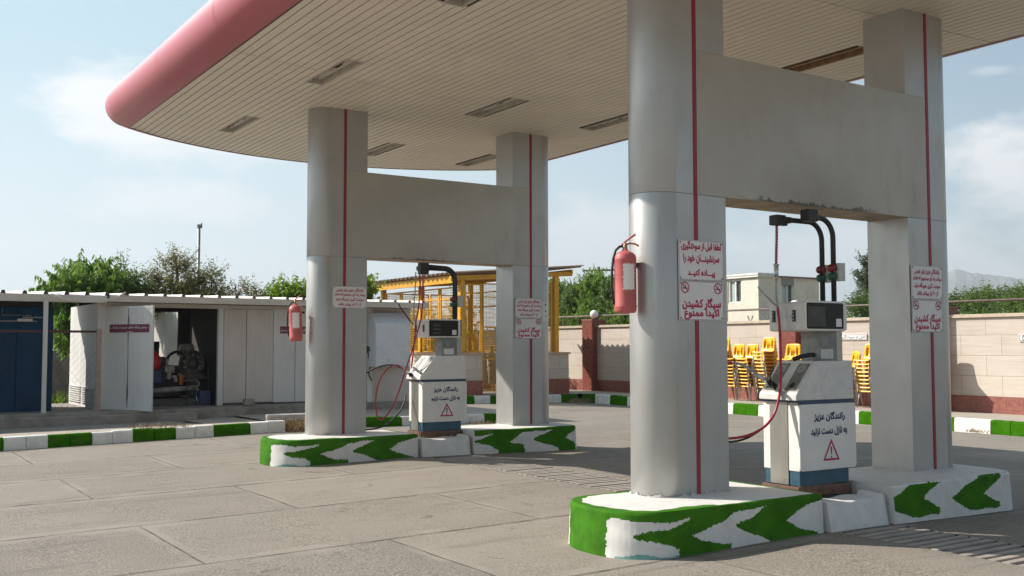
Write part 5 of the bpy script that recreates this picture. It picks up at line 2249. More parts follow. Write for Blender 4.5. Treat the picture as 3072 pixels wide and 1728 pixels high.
def boundary_wall():
    t = thing('boundary_wall', 'long travertine clad boundary wall with red granite base and stone coping', 'wall', (WX + .1, 18, 0))
    mb = MB()
    mb.box(WX, WX + .22, 3.0, 34, .35, 2.15)
    mb.build('cladding', MAT['travertine'], t)
    mb = MB()
    y = 3.0
    while y < 34:
        mb.box(WX - .012, WX + .22, y + .002, min(y + .88, 34) - .002, -.3, .349)
        y += .88
    mb.build('granite_base', MAT['granite'], t)
    mb = MB()
    mb.box(11.6, WX + .22, 34.0, 34.2, -.3, 2.15)
    mb.build('cladding', MAT['travertine'], t)
    mb = MB()
    mb.box(WX - .06, WX + .28, 3.0, 34, 2.165, 2.245)
    mb.box(WX - .02, WX + .22, 3.0, 34, 2.151, 2.164)
    mb.build('coping', MAT['coping'], t, bevel=.006)
    return t


boundary_wall()
for yc, lab, glab in ((28.88, 'red granite pillar in the shaded part of the boundary wall', 'white globe lamp on the shaded wall pillar'),
                      (19.78, 'red granite wall pillar behind the stacked yellow chairs', 'white globe lamp showing above the nearest dispenser head'),
                      (15.28, 'red granite wall pillar just right of the front right column', None)):
    t = thing('wall_pillar', lab, 'pillar', (WX, yc, 0), 'granite wall pillars')
    mb = MB()
    mb.box(WX - .22, WX + .40, yc - .29, yc + .29, -.3, 2.40)
    mb.build('shaft', MAT['granite_dark'], t, bevel=.008)
    mb = MB()
    mb.box(WX - .235, WX + .415, yc - .305, yc + .305, 2.40, 2.455)
    mb.build('cap', MAT['granite'], t, bevel=.006)
    if glab:
        t = thing('globe_lamp', glab, 'lamp', (WX + .1, yc, 2.455), 'globe lamps on the wall pillars')
        mb = MB()
        mb.lathe([(.07, 0), (.07, .03), (.045, .05)], (WX + .1, yc, 2.456), 16)
        mb.build('lamp_base', MAT['rubber'], t)
        mb = MB()
        prof = [(.15 * math.sin(math.pi * i / 16) + .002, .145 - .15 * math.cos(math.pi * i / 16)) for i in range(17)]
        mb.lathe(prof, (WX + .1, yc, 2.49), 24)
        mb.build('globe', MAT['globe'], t)
t = thing('wall_pipe', 'brown pipe rail carried above the boundary wall coping', 'pipe', (WX + .3, 18, 2.57))
mb = MB()
mb.tube([(WX + .3, 3, 2.55), (WX + .3, 34, 2.60)], .03, 8)
mb.build('pipe', MAT['pipe_brown'], t)
for yy_ in (8.0, 12.9, 17.2, 23.6, 26.6, 31):
    mb = MB()
    mb.bar((WX + .3, yy_, 2.24), (WX + .3, yy_, 2.56), .035)
    mb.build('bracket', MAT['pipe_brown'], t)


def wall_plaque(y0, y1, z0, z1, label, text=None, sym=False):
    t = thing('wall_plaque', label, 'sign', (WX, (y0 + y1) / 2, (z0 + z1) / 2))
    mb = MB()
    mb.box(WX - .03, WX - .002, y0, y1, z0, z1, 0)
    mb.build('board', MAT['sign_white'], t, bevel=.003)
    P = on_left(WX - .03)
    mb = MB()
    a, b = -y1 + .02, -y0 - .02
    for p, q in (((a, z0 + .02), (b, z0 + .02)), ((b, z0 + .02), (b, z1 - .02)), ((b, z1 - .02), (a, z1 - .02)), ((a, z1 - .02), (a, z0 + .02))):
        strip2(mb, P, p, q, .012, .001)
    mb.build('border', MAT['machine'], t, fixn=False)
    if text:
        lettering([(text, -(y0 + y1) / 2, (z0 + z1) / 2, (y1 - y0) * .9, (z1 - z0) * .62)], MAT['ink'], t, P, bold=.01)
    if sym:
        mb = MB()
        ring(mb, P, -y1 + .14, (z0 + z1) / 2, .045, .062, .0015, 24, 0)
        strip2(mb, P, (-y1 + .10, (z0 + z1) / 2 + .04), (-y1 + .18, (z0 + z1) / 2 - .04), .015, .002, 0)
        mb.build('symbol', MAT['machine'], t, fixn=False)


wall_plaque(17.30, 18.55, 1.66, 1.82, 'white one line plaque on the wall above the stacked chairs', 'قبل از سوختگیری خودرو')
wall_plaque(12.1, 13.21, 1.60, 1.77, 'white wall plaque with a round symbol cut by the right picture edge', None, True)


# ------------------------------------------------------------------ stacked chairs
def make_chair(label, group):
    """faces -x; origin on the floor under the seat centre"""
    t = thing('stacking_chair', label, 'chair', (0, 0, 0), group)
    mb = MB()
    bm = mb.bm
    # shell: seat + back as one curved grid, u along the chair, v across
    prof = [(-.225, .395), (-.215, .425), (-.19, .437), (-.10, .432), (0, .424), (.10, .424), (.155, .437), (.185, .475), (.205, .53), (.225, .62), (.243, .72), (.256, .80), (.259, .828), (.27, .832), (.274, .815)]
    nv = 14
    rows = []
    for i, (x, z) in enumerate(prof):
        back = i >= 8
        wd = .235 if i < 8 else .235 - .035 * (i - 7) / 7
        if i == 0:
            wd = .225
        row = []
        for k in range(nv + 1):
            v = -1 + 2 * k / nv
            e = abs(v)
            yv = v * wd
            xx, zz = x, z
            if not back:
                zz = z + .022 * e ** 4 - .012 * (1 - e * e) * (1 if i > 1 else 0)
                if e > .93:
                    zz -= .02
            else:
                xx = x - .028 * e ** 3 + (.02 if e > .93 else 0)
                if i >= 12:
                    zz = z - .03 * e ** 6
            row.append(bm.verts.new((xx, yv, zz)))
        rows.append(row)
    for i in range(len(prof) - 1):
        for k in range(nv):
            hole = i in (8,) and k in (2, 3, 5, 6, 7, 8, 10, 11) or (i == 9 and k in (2, 3, 10, 11))
            if hole:
                continue
            f = bm.faces.new((rows[i][k], rows[i + 1][k], rows[i + 1][k + 1], rows[i][k + 1]))
            f.smooth = True
    sh = mb.build('shell', MAT['chair_yellow'], t, fixn=False)
    md = sh.modifiers.new('thickness', 'SOLIDIFY')
    md.thickness = .012
    md.offset = 0
    for s in (-1, 1):
        mb = MB()
        mb.tube([(-.17, s * .19, .425), (-.235, s * .225, .0)], .011, 7)
        mb.build('front_leg', MAT['chair_leg'], t)
        mb = MB()
        mb.tube([(.12, s * .19, .42), (.25, s * .215, .0)], .011, 7)
        mb.build('rear_leg', MAT['chair_leg'], t)
    mb = MB()
    mb.tube([(-.17, -.19, .418), (-.17, .19, .418)], .010, 7)
    mb.tube([(.12, -.19, .412), (.12, .19, .412)], .010, 7)
    mb.tube([(-.17, -.19, .418), (.12, -.19, .412)], .010, 7)
    mb.tube([(-.17, .19, .418), (.12, .19, .412)], .010, 7)
    mb.build('under_frame', MAT['chair_leg'], t)
    return t


ORD = ['topmost', 'second from the top', 'third from the top', 'fourth from the top', 'fifth from the top', 'sixth from the top', 'seventh from the top', 'eighth from the top', 'ninth from the top', 'tenth from the top', 'eleventh from the top', 'twelfth from the top', 'thirteenth from the top']
STK = [(21.42, 21.62, 11, 0, 'tall stack by the large column'), (21.42, 21.08, 9, 0, 'first full stack right of the column'),
       (21.42, 20.55, 9, 0, 'stack left of the tallest one'), (21.45, 19.93, 11, 0, 'tallest full stack'),
       (21.55, 19.15, 9, 12, 'stack before the pillar'), (21.45, 18.25, 9, 0, 'stack behind the dispenser post'),
       (21.40, 17.15, 7, -28, 'short turned stack'), (21.42, 16.55, 9, 0, 'stack beside the far column'), (21.72, 15.05, 9, 0, 'stack behind the far column')]
proto = None
for sx, sy, n, rz, desc in STK:
    for k in range(n):
        lab = 'yellow chair, %s in the %s' % (ORD[n - 1 - k], desc)
        if proto is None:
            proto = make_chair(lab, 'stacked yellow chairs by the wall')
            c = proto
        else:
            c = copy_tree(proto)
        c['label'] = lab
        c.location = (sx - .016 * k, sy + random.uniform(-.006, .006), -.02 + .0945 * k)
        c.rotation_euler = (0, 0, R_(rz + random.uniform(-1.5, 1.5)))


# ------------------------------------------------------------------ yellow gas cage
def wire_grid(mb, P, u0, u1, v0, v1, su, sv, w=.012):
    n = int((u1 - u0) / su)
    for i in range(1, n + 1):
        u = u0 + (u1 - u0) * i / (n + 1)
        strip2(mb, P, (u, v0), (u, v1), w, 0)
    n = int((v1 - v0) / sv)
    for i in range(1, n + 1):
        v = v0 + (v1 - v0) * i / (n + 1)
        strip2(mb, P, (u0, v), (u1, v), w, 0)


def cage():
    CXa, CYa = 15.45, 26.5
    t = thing('gas_cage', 'yellow mesh gas enclosure with corrugated roof on a travertine base wall', 'enclosure', (17.5, 28, 0))
    zt = 1.27
    for nm, (x0, x1, y0, y1) in (('base_wall', (CXa, 16.25, CYa - .1, CYa + .1)), ('base_wall', (18.62, 19.45, CYa - .1, CYa + .1)),
                                 ('base_wall', (CXa, CXa + .2, CYa + .1, 32.2)), ('base_wall', (19.25, 19.45, CYa + .1, 32.2))):
        mb = MB()
        mb.box(x0, x1, y0, y1, .5, zt, 0)
        mb.box(x0 - .012, x1 + .012, y0 - .012, y1 + .012, -.2, .499, 1)
        mb.box(x0 - .05, x1 + .05, y0 - .05, y1 + .05, zt + .001, zt + .06, 2)
        mb.build(nm, [MAT['travertine_grey'], MAT['granite'], MAT['ledge']], t)
    zt += .061

    def roofz(x):
        return 3.60 + (x - 15.3) * .088
    posts = [(15.58, CYa, 3.50), (19.02, CYa, 3.76), (15.58, 29.0, 3.46), (15.58, 31.7, 3.46), (19.02, 31.7, 3.74)]
    for x, y, z in posts:
        mb = MB()
        mb.box(x - .075, x + .075, y - .075, y + .075, zt, z)
        mb.build('post', MAT['yellow'], t, bevel=.006)
    # beams
    for nm, a, b, w, h in (('front_beam', (15.2, CYa, 3.52), (19.65, CYa, 3.82), .10, .14), ('back_beam', (15.2, 31.7, 3.52), (19.65, 31.7, 3.82), .10, .14),
                           ('side_beam', (15.30, CYa - .15, 3.50), (15.30, 32.1, 3.50), .07, .22), ('side_beam', (19.60, CYa - .1, 3.88), (19.60, 32.1, 3.88), .07, .14)):
        mb = MB()
        mb.bar(a, b, w, h)
        mb.build(nm, MAT['yellow'], t)
    mb = MB()
    for i in range(5):
        y = CYa + .9 + i * 1.1
        mb.bar((15.3, y, 3.54), (19.6, y, 3.84), .05, .08)
    mb.build('rafters', MAT['yellow'], t)
    # corrugated sheet: waves run along x, ridges seen along the left eave
    mb = MB()
    n = 150
    y0, y1 = CYa - .28, 32.2
    prev = None
    for i in range(n + 1):
        y = y0 + (y1 - y0) * i / n
        w = .042 * math.sin(i * 2 * math.pi / 7)
        cur = [mb.bm.verts.new((15.12, y, roofz(15.12) + .085 + w)), mb.bm.verts.new((19.95, y, roofz(19.95) + .06 + w))]
        if prev:
            f = mb.bm.faces.new((prev[0], prev[1], cur[1], cur[0]))
            f.smooth = True
        prev = cur
    rs = mb.build('roof_sheet', MAT['roof_sheet'], t, fixn=False)
    # left side panels (in the plane x = 15.58), frames + wire
    def side(nm, P, u0, u1, v0, v1, su, sv, midv=None, fr=.055):
        mb = MB()
        for a, b in (((u0, v0), (u1, v0)), ((u0, v1), (u1, v1)), ((u0, v0), (u0, v1)), ((u1, v0), (u1, v1))):
            mb.bar(P(*a, 0), P(*b, 0), fr, .04)
        if midv:
            for m_ in midv:
                mb.bar(P(u0, m_, 0), P(u1, m_, 0), fr * .8, .04)
        o = mb.build(nm, MAT['yellow'], t)
        mb = MB()
        wire_grid(mb, P, u0, u1, v0, v1, su, sv)
        mb.build('wire_mesh', MAT['yellow'], o, fixn=False)
        return o
    PL = lambda u, v, d: (15.58 - d, u, v)
    PF = lambda u, v, d: (u, CYa - d, v)
    for u0, u1 in ((26.65, 27.75), (27.85, 28.85), (29.15, 30.35), (30.45, 31.55)):
        side('side_panel', PL, u0, u1, zt + .03, 3.28, .075, .075, (2.95,))
    side('front_panel', PF, 15.70, 16.25, zt + .03, 3.36, .07, .07, (3.1,))
    side('front_panel', PF, 18.40, 18.85, zt + .03, 3.5, .07, .07, (3.2,))
    g = side('gate', PF, 16.32, 17.30, .18, 3.40, .05, .05, (1.13, 2.1, 3.0), .07)
    mb = MB()
    mb.box(16.98, 17.22, CYa - .05, CYa - .03, 1.32, 1.62)
    pl = mb.build('number_plate', MAT['sign_white'], g)
    lettering([('۱۹', 17.06, 1.47, .13, .15)], MAT['ink'], pl, on_front(CYa - .05), bold=.045)
    side('front_panel', PF, 17.36, 18.34, .18, 3.44, .07, .07, (1.13, 2.1))
    PR = lambda u, v, d: (19.02 - d, u, v)
    for u0, u1 in ((26.65, 29.0), (29.1, 31.6)):
        side('side_panel', PR, u0, u1, zt + .03, 3.4, .09, .09, (2.9,))
    PB = lambda u, v, d: (u, 31.7 - d, v)
    for u0, u1 in ((15.7, 17.3), (17.4, 18.9)):
        side('back_panel', PB, u0, u1, .2, 3.3, .09, .09, (1.3, 2.9))
    return t


cage()
t = thing('gas_pipework', 'yellow bent gas pipe and valves standing inside the mesh cage', 'pipes', (16.3, 28, 0))
mb = MB()
mb.tube(smooth_path([(15.95, 27.4, .1), (15.95, 27.4, 1.5), (16.05, 27.4, 1.75), (16.25, 27.4, 1.85), (16.5, 27.4, 1.8), (16.6, 27.4, 1.5), (16.6, 27.4, .1)]), .09, 12)
mb.build('yellow_pipe', MAT['yellow'], t)
mb = MB()
for x in (17.0, 17.25, 17.6):
    mb.lathe([(.10, 0), (.13, .05), (.13, .9), (.08, 1.0), (.03, 1.1), (.05, 1.2)], (x, 28.0, .3), 16)
mb.build('filter_vessels', MAT['machine_light'], t)


# ------------------------------------------------------------------ house over the wall
def house():
    t = thing('guard_house', 'small cream rendered house with white roof edge behind the boundary wall', 'house', (32, 29, 0))
    X0, Y0, X1, Y1, zt = 30.0, 28.3, 33.5, 31.2, 4.20
    # left face has one window, front face one: walls built round the openings
    wl = (29.18, 29.92, 3.22, 4.16)     # y0 y1 z0 z1 (left face)
    wf = (31.30, 32.0, 3.05, 4.18)      # x0 x1 z0 z1 (front face)
    mb = MB()
    y0, y1, z0, z1 = wl
    mb.box(X0, X0 + .2, Y0, y0, -.3, zt)
    mb.box(X0, X0 + .2, y1, Y1, -.3, zt)
    mb.box(X0, X0 + .2, y0, y1, -.3, z0)
    mb.box(X0, X0 + .2, y0, y1, z1, zt)
    x0, x1, z0, z1 = wf
    mb.box(X0 + .2, x0, Y0, Y0 + .2, -.3, zt)
    mb.box(x1, X1, Y0, Y0 + .2, -.3, zt)
    mb.box(x0, x1, Y0, Y0 + .2, -.3, z0)
    mb.box(x0, x1, Y0, Y0 + .2, z1, zt)
    mb.box(X1 - .2, X1, Y0 + .2, Y1, -.3, zt)
    mb.box(X0 + .2, X1 - .2, Y1 - .2, Y1, -.3, zt)
    mb.build('wall', MAT['house_wall'], t)
    mb = MB()
    mb.box(X0 - .10, X1 + .08, Y0 - .08, Y1 + .2, zt, zt + .08)
    mb.box(X0 - .12, X0 + .9, Y0 - .1, Y1 + .2, zt + .081, zt + .16)
    mb.build('roof', MAT['house_trim'], t)
    mb = MB()
    mb.box(X0 + .9, X1, Y0 - .09, Y0 - .082, zt + .01, zt + .075)
    mb.build('roof_stain', MAT['pipe_brown'], t)

    def win(nm, P, u0, u1, v0, v1, split):
        mb = MB()
        f = .07
        for a, b in (((u0, v0 + f / 2), (u1, v0 + f / 2)), ((u0, v1 - f / 2), (u1, v1 - f / 2)), ((u0 + f / 2, v0), (u0 + f / 2, v1)), ((u1 - f / 2, v0), (u1 - f / 2, v1)), ((split, v0), (split, v1))):
            mb.bar(P(*a, -.06), P(*b, -.06), f, .06)
        w = mb.build('window', MAT['house_trim'], t)
        mb = MB()
        mb.face([P(u0, v0, -.09), P(split, v0, -.09), P(split, v1, -.09), P(u0, v1, -.09)], 0)
        mb.face([P(split, v0, -.10), P(u1, v0, -.10), P(u1, v1, -.10), P(split, v1, -.10)], 1)
        mb.build('glass', [MAT['glass_pale'], MAT['glass_dark']], w, fixn=False)
        return w
    win('window', lambda u, v, d: (X0 - d, -u, v), -wl[1], -wl[0], wl[2], wl[3], -(wl[0] + .36))
    win('window', lambda u, v, d: (u, Y0 - d, v), wf[0], wf[1], wf[2], wf[3], 31.65)
    mb = MB()
    mb.box(wf[0], wf[1], Y0 - .02, Y0 - .005, 3.92, 4.18)
    mb.build('blind_box', MAT['plate'], t)
    mb = MB()
    mb.tube([(X0 - .03, 30.0, 4.25), (X0 - .03, 30.0, 3.3), (X0 - .03, 30.02, 1.0)], .02, 6)
    mb.build('drain_pipe', MAT['house_trim'], t)


house()
t = thing('folding_chair', 'pale metal folding chairs frame standing on the terrace below the house', 'chair', (28.2, 26.6, 2))
mb = MB()
for k in range(2):
    y = 27.0 - k * .75
    mb.bar((28, y, 1.9), (28, y - .3, 2.62), .03)
    mb.bar((28, y - .35, 1.9), (28, y - .05, 2.62), .03)
    mb.bar((28, y - .02, 2.4), (28, y - .34, 2.4), .05)
mb.build('frame', MAT['plate'], t)


# ------------------------------------------------------------------ vegetation
def shoot_leaves(mb, rnd, base, d, length, nleaf, lsize, droop, lw=.32, flat=.5):
    """one leafy shoot curving up and out"""
    p = Vector(base)
    d = Vector(d).normalized()
    st = length / nleaf
    for i in range(nleaf):
        u = i / nleaf
        d = (d + Vector((rnd.gauss(0, .05), rnd.gauss(0, .05), .02 - .10 * droop * u))).normalized()
        p = p + d * st
        side = Vector((rnd.gauss(0, 1), rnd.gauss(0, 1), rnd.gauss(0, .5))).normalized()
        ld = (d * .35 + side * .9 + Vector((0, 0, -droop * (.5 + u)))).normalized()
        L = lsize * rnd.uniform(.65, 1.25) * (1 - .35 * u)
        n = ld.cross(Vector((rnd.gauss(0, 1), rnd.gauss(0, 1), rnd.gauss(0, 1)))).normalized()
        w = n * L * lw * .5
        a = p
        m = p + ld * L * .45
        e = p + ld * L + Vector((0, 0, -droop * L * .25))
        mb.face([a, m - w, e, m + w])


def plant(name, label, cat, group, loc, spec, mat, seed, trunk=None, tmat='bark'):
    """spec: list of (x, y, z, rx, ry, rz, shoots, length, leaves, leaf size, droop)"""
    rnd = random.Random(seed)
    t = thing(name, label, cat, loc, group)
    mb = MB()
    sb = MB()
    for (x, y, z, rx, ry, rz, ns, ln, nl, ls, dr) in spec:
        ns = int(ns * 1.9)
        ls = ls * 1.22
        for i in range(ns):
            v = Vector((rnd.gauss(0, 1), rnd.gauss(0, 1), rnd.gauss(.25, 1))).normalized() * rnd.random() ** .45
            b = Vector((x + v.x * rx, y + v.y * ry, z + v.z * rz))
            d = Vector((v.x * .8 + rnd.gauss(0, .25), v.y * .8 + rnd.gauss(0, .25), .75 + rnd.gauss(0, .3)))
            L = ln * rnd.uniform(.5, 1.3)
            shoot_leaves(mb, rnd, b, d, L, nl, ls, dr)
            if i % 6 == 0:
                q = b + d.normalized() * L * .9
                sb.tube([b - d.normalized() * L * .2, q], .005, 4, cap=False)
    mb.build('crown', MAT[mat], t, fixn=False)
    if trunk:
        tb = MB()
        for pts, r in trunk:
            pp = smooth_path(pts, 5)
            tb.tube(pp, r, 8, rads=[r * (1 - .75 * i / (len(pp) - 1)) for i in range(len(pp))])
        tb.build('trunk', MAT[tmat], t)
    sb.build('twigs', MAT[tmat], t, fixn=False)
    return t


G1 = 'trees and shrubs behind the shed'
TY = 25.6
k_ = TY / 27.0


def zk(z):
    return 1.5 + (z - 1.5) * k_


plant('peach_tree', 'bright green drooping peach tree, tallest at the left behind the shed', 'tree', G1, (5.1, TY, 0),
      [(5.2 * k_, TY, zk(2.75), .62, .7, .62, 120, .55, 26, .15, .9), (4.65 * k_, TY + .1, zk(2.7), .35, .5, .35, 34, .4, 22, .14, .9),
       (5.05 * k_, TY, zk(3.2), .1, .1, .1, 4, .5, 24, .13, 1.4), (5.33 * k_, TY, zk(3.3), .1, .1, .1, 5, .5, 24, .13, 1.4), (5.62 * k_, TY, zk(3.25), .1, .1, .1, 5, .45, 24, .13, 1.4),
       (5.88 * k_, TY, zk(3.2), .1, .1, .1, 4, .45, 24, .13, 1.4)], 'leaf_peach', 21,
      [([(5.05, TY, -.2), (5.0, TY, 1.2), (5.1, TY, 2.8)], .09), ([(5.0, TY, 1.2), (4.6, TY - .2, 2.0), (4.4, TY - .1, 2.8)], .05)])
plant('peach_tree', 'low peach branches hanging over the left end of the shed passage', 'tree', G1, (4.6, 24.6, 0),
      [(4.62, 25.2, 1.75, .5, .5, .65, 75, .5, 24, .15, 1.0), (4.17, 25.6, zk(2.72), .16, .3, .18, 9, .45, 24, .15, 1.6), (4.32, 25.6, zk(2.88), .1, .2, .1, 5, .4, 22, .14, 1.6)], 'leaf_peach', 22,
      [([(4.9, 25.5, -.2), (4.8, 25.4, 1.0), (4.55, 25.3, 2.3)], .07)])
plant('shrub', 'olive green bush right of the peach tree behind the shed', 'shrub', G1, (6.3, TY + .2, 0),
      [(6.05 * k_, TY + .2, zk(2.75), .45, .5, .4, 60, .4, 22, .10, .4), (6.0 * k_, TY, zk(3.3), .10, .1, .25, 9, .45, 18, .085, .3), (6.22 * k_, TY, zk(3.15), .12, .2, .2, 8, .4, 18, .085, .3),
       (6.45 * k_, TY + .2, zk(2.8), .35, .4, .35, 42, .4, 20, .10, .4)], 'leaf_hedge', 23, [([(6.0, TY + .2, -.2), (5.9, TY + .2, 1.5), (5.8, TY + .1, 3.0)], .06)])
plant('apricot_tree', 'tall loose olive leaved tree left of the mast behind the shed', 'tree', G1, (7.3, TY, 0),
      [(7.3 * k_, TY, zk(2.75), .65, .6, .45, 95, .45, 20, .095, .3), (7.05 * k_, TY, zk(3.55), .12, .1, .12, 7, .4, 16, .08, .2), (7.33 * k_, TY, zk(3.5), .14, .2, .3, 18, .45, 18, .085, .3),
       (7.58 * k_, TY, zk(3.4), .16, .2, .28, 18, .45, 18, .085, .3), (7.85 * k_, TY, zk(3.1), .2, .2, .35, 22, .45, 18, .085, .3), (6.72 * k_, TY, zk(3.2), .12, .1, .2, 8, .4, 18, .085, .3), (6.92 * k_, TY, zk(3.05), .2, .2, .2, 14, .4, 18, .085, .3)],
      'leaf_olive', 24, [([(7.2, TY, -.2), (7.1, TY, 1.6), (7.0, TY, 3.2), (6.95, TY, 3.7)], .08), ([(7.15, TY, 1.6), (7.5, TY, 2.6), (7.55, TY, 3.3)], .05)])
plant('apricot_tree', 'sparse olive leaved tree with bare gaps right of the mast', 'tree', G1, (8.2, TY, 0),
      [(8.2 * k_, TY, zk(2.65), .55, .5, .35, 52, .4, 18, .09, .3), (8.27 * k_, TY, zk(3.35), .1, .1, .22, 8, .4, 18, .08, .3), (8.42 * k_, TY, zk(3.2), .1, .1, .2, 8, .4, 18, .08, .3),
       (8.05 * k_, TY, zk(3.1), .12, .2, .25, 12, .4, 18, .08, .3), (8.62 * k_, TY, zk(2.8), .2, .2, .2, 12, .35, 16, .08, .3)], 'leaf_olive', 25, [([(7.9, TY, -.2), (7.8, TY, 1.6), (7.85, TY, 3.2)], .06)])
plant('shrub', 'low green bush filling the gap below the olive trees', 'shrub', G1, (6.9, TY + .4, 0),
      [(6.5, TY + .4, 2.45, .5, .4, .3, 60, .4, 18, .10, .5), (7.4, TY + .4, 2.4, .6, .4, .3, 60, .4, 18, .10, .5), (5.9, TY + .5, 2.5, .5, .4, .3, 50, .4, 18, .11, .6)], 'leaf_peach', 31, [([(6.8, TY + .4, -.2), (6.8, TY + .4, 2.4)], .05)])
plant('shrub', 'two thin reddish shoots standing over the shed roof', 'shrub', G1, (8.9 * k_, TY, 0),
      [(8.85 * k_, TY, zk(2.75), .05, .05, .35, 8, .35, 18, .07, .1), (8.98 * k_, TY, zk(2.75), .06, .05, .4, 9, .35, 18, .07, .1)], 'leaf_rust', 26, [([(8.4, TY, -.2), (8.45, TY, 2), (8.46, TY, 3.1)], .03)])
plant('shrub', 'sparse grey green shrub between the red shoots and the vine', 'shrub', G1, (9.4 * k_, TY, 0),
      [(9.3 * k_, TY, zk(2.8), .2, .2, .4, 24, .35, 16, .075, .2), (9.58 * k_, TY, zk(2.7), .14, .2, .3, 16, .3, 16, .075, .2)], 'leaf_olive', 27, [([(8.9, TY, -.2), (8.9, TY, 2), (8.85, TY, 3.1)], .03)])
plant('mulberry_tree', 'yellow green leafy tree beside the distant left column', 'tree', G1, (10.5 * k_, TY, 0),
      [(10.35 * k_, TY, zk(2.6), .5, .5, .42, 80, .4, 16, .14, .7), (10.9 * k_, TY, zk(2.7), .5, .5, .45, 80, .4, 16, .14, .7), (10.15 * k_, TY, zk(3.05), .12, .1, .15, 7, .35, 16, .13, .6)], 'leaf_vine', 28,
      [([(10, TY, -.2), (9.95, TY, 1.5), (10, TY, 2.8)], .07)])
plant('mulberry_tree', 'yellow green leaves showing between the distant left column and the cage roof', 'tree', G1, (14.6, 29.5, 0),
      [(13.65, 29.5, 3.1, .42, .6, .5, 60, .45, 18, .17, .7), (13.9, 29.6, 2.2, .5, .6, .8, 60, .45, 18, .17, .7)], 'leaf_vine', 29, [([(13.8, 29.5, -.2), (13.7, 29.5, 2), (13.65, 29.5, 3.3)], .07)])

G2 = 'trees beyond the boundary wall'
HX = 25.5


def hz_(z, x):       # keep height in view when the plant stands at x instead of 30
    return 1.5 + (z - 1.5) * x / 30.0


rn = random.Random(5)
specs = []
yy0 = 40.2
lst = [(35.9, 4.55, 'dark green fruit tree behind the cage posts'), (34.4, 4.35, 'green fruit tree left of the shaded wall pillar'), (33.2, 4.75, 'green fruit tree above the shaded wall pillar'),
       (32.0, 4.45, 'green fruit tree right of the shaded wall pillar'), (30.7, 4.65, 'green fruit tree behind the near red extinguisher'), (29.2, 4.5, 'fruit tree hidden behind the large near column')]
for i, (yc, zt, lab) in enumerate(lst):
    x = HX + rn.uniform(-.6, .6)
    plant('fruit_tree', lab, 'tree', G2, (x, yc, 0),
          [(x, yc, 2.5, .8, .85, .85, 130, .6, 20, .16, .8), (x, yc, zt - .9, .5, .6, .35, 55, .55, 20, .15, .9), (x + .2, yc + .3, zt - .55, .3, .35, .2, 18, .5, 18, .14, .9), (x, yc, 1.6, .7, .8, .5, 50, .5, 18, .15, .6)],
          'leaf_hedge' if i % 2 else 'leaf_peach', 40 + i, [([(x, yc, -.3), (x, yc + .1, 1.5), (x, yc, 3.4)], .08)])
# vines around the cage
plant('vine', 'green creeper growing behind the mesh of the yellow cage', 'vine', None, (17.6, 33, 0),
      [(13.2, 33.2, 1.2, 1.2, .5, 1.3, 120, .5, 18, .15, .6), (14.6, 33.4, 1.6, 1.0, .5, 1.3, 110, .5, 18, .15, .6), (15.6, 33.2, 2.2, .9, .4, 1.0, 70, .5, 18, .13, .6), (17.6, 33.3, 2.0, 1.0, .4, 1.0, 80, .5, 18, .13, .6), (19.4, 33.2, 2.2, .8, .4, 1.0, 60, .5, 18, .13, .6)], 'leaf_hedge', 60)
# hedge-like orchard seen right of the house and past the right column
lst = [(24.4, 31.5, 3.6, 'leaf_dark', 'dark bushy tree right of the house, behind the signal lights'), (22.6, 31.8, 3.55, 'leaf_hedge', 'olive bushy tree between the dispenser arm and the front right column'),
       (21.0, 32.0, 3.5, 'leaf_dark', 'dark bushy tree just left of the front right column'), (19.6, 31.5, 3.6, 'leaf_hedge', 'bushy tree hidden behind the front right column'),
       (18.0, 30.5, 3.45, 'leaf_dark', 'dark bushy tree just right of the front right column'), (16.9, 29.5, 3.55, 'leaf_hedge', 'rounded green tree right of the front right column'),
       (15.7, 29.0, 3.6, 'leaf_dark', 'dark green tree near the right picture edge'), (14.4, 29.0, 3.75, 'leaf_hedge', 'tallest green tree at the right picture edge'), (13.0, 29.0, 3.7, 'leaf_dark', 'dark tree cut by the right picture edge')]
for i, (yc, x, zt, mt, lab) in enumerate(lst):
    plant('orchard_tree', lab, 'tree', G2, (x, yc, 0),
          [(x, yc, 2.0, 1.0, 1.0, .8, 120, .55, 16, .13, .35), (x, yc, zt - .75, .7, .75, .35, 90, .45, 16, .12, .3), (x, yc, 1.2, .9, 1.0, .6, 60, .5, 16, .13, .3)],
          mt, 70 + i, [([(x, yc, -.3), (x, yc + .1, 1.0), (x, yc, 2.6)], .09)])
lst = [(21.5, 26.2, 'leaf_vine', 'low bright green shrub just beyond the wall by the dispenser head'), (16.6, 25.6, 'leaf_hedge', 'low green shrub beyond the wall right of the front right column'), (14.6, 25.4, 'leaf_hedge', 'low green shrub beyond the wall at the right picture edge'), (23.5, 26.6, 'leaf_hedge', 'low green shrub beyond the wall behind the dispenser head')]
for i, (yc, x, mt, lab) in enumerate(lst):
    plant('shrub', lab, 'shrub', 'low shrubs beyond the boundary wall', (x, yc, 0), [(x, yc, 1.7, .6, 1.0, .55, 90, .4, 16, .12, .4)], mt, 90 + i, [([(x, yc, -.3), (x, yc, 1.0), (x, yc, 1.8)], .04)])
plant('poplar_tree', 'slender poplar rising above the orchard left of the front right column', 'tree', G2, (46, 36.4, 0),
      [(46, 35.75, 3.0, .5, .5, 1.2, 50, .7, 18, .2, .1), (46, 35.7, 4.6, .38, .35, 1.0, 50, .7, 18, .2, .1), (46, 35.65, 5.7, .18, .2, .5, 18, .6, 16, .18, .1)], 'leaf_poplar', 99, [([(46, 35.7, -.3), (46, 35.7, 6)], .1)])
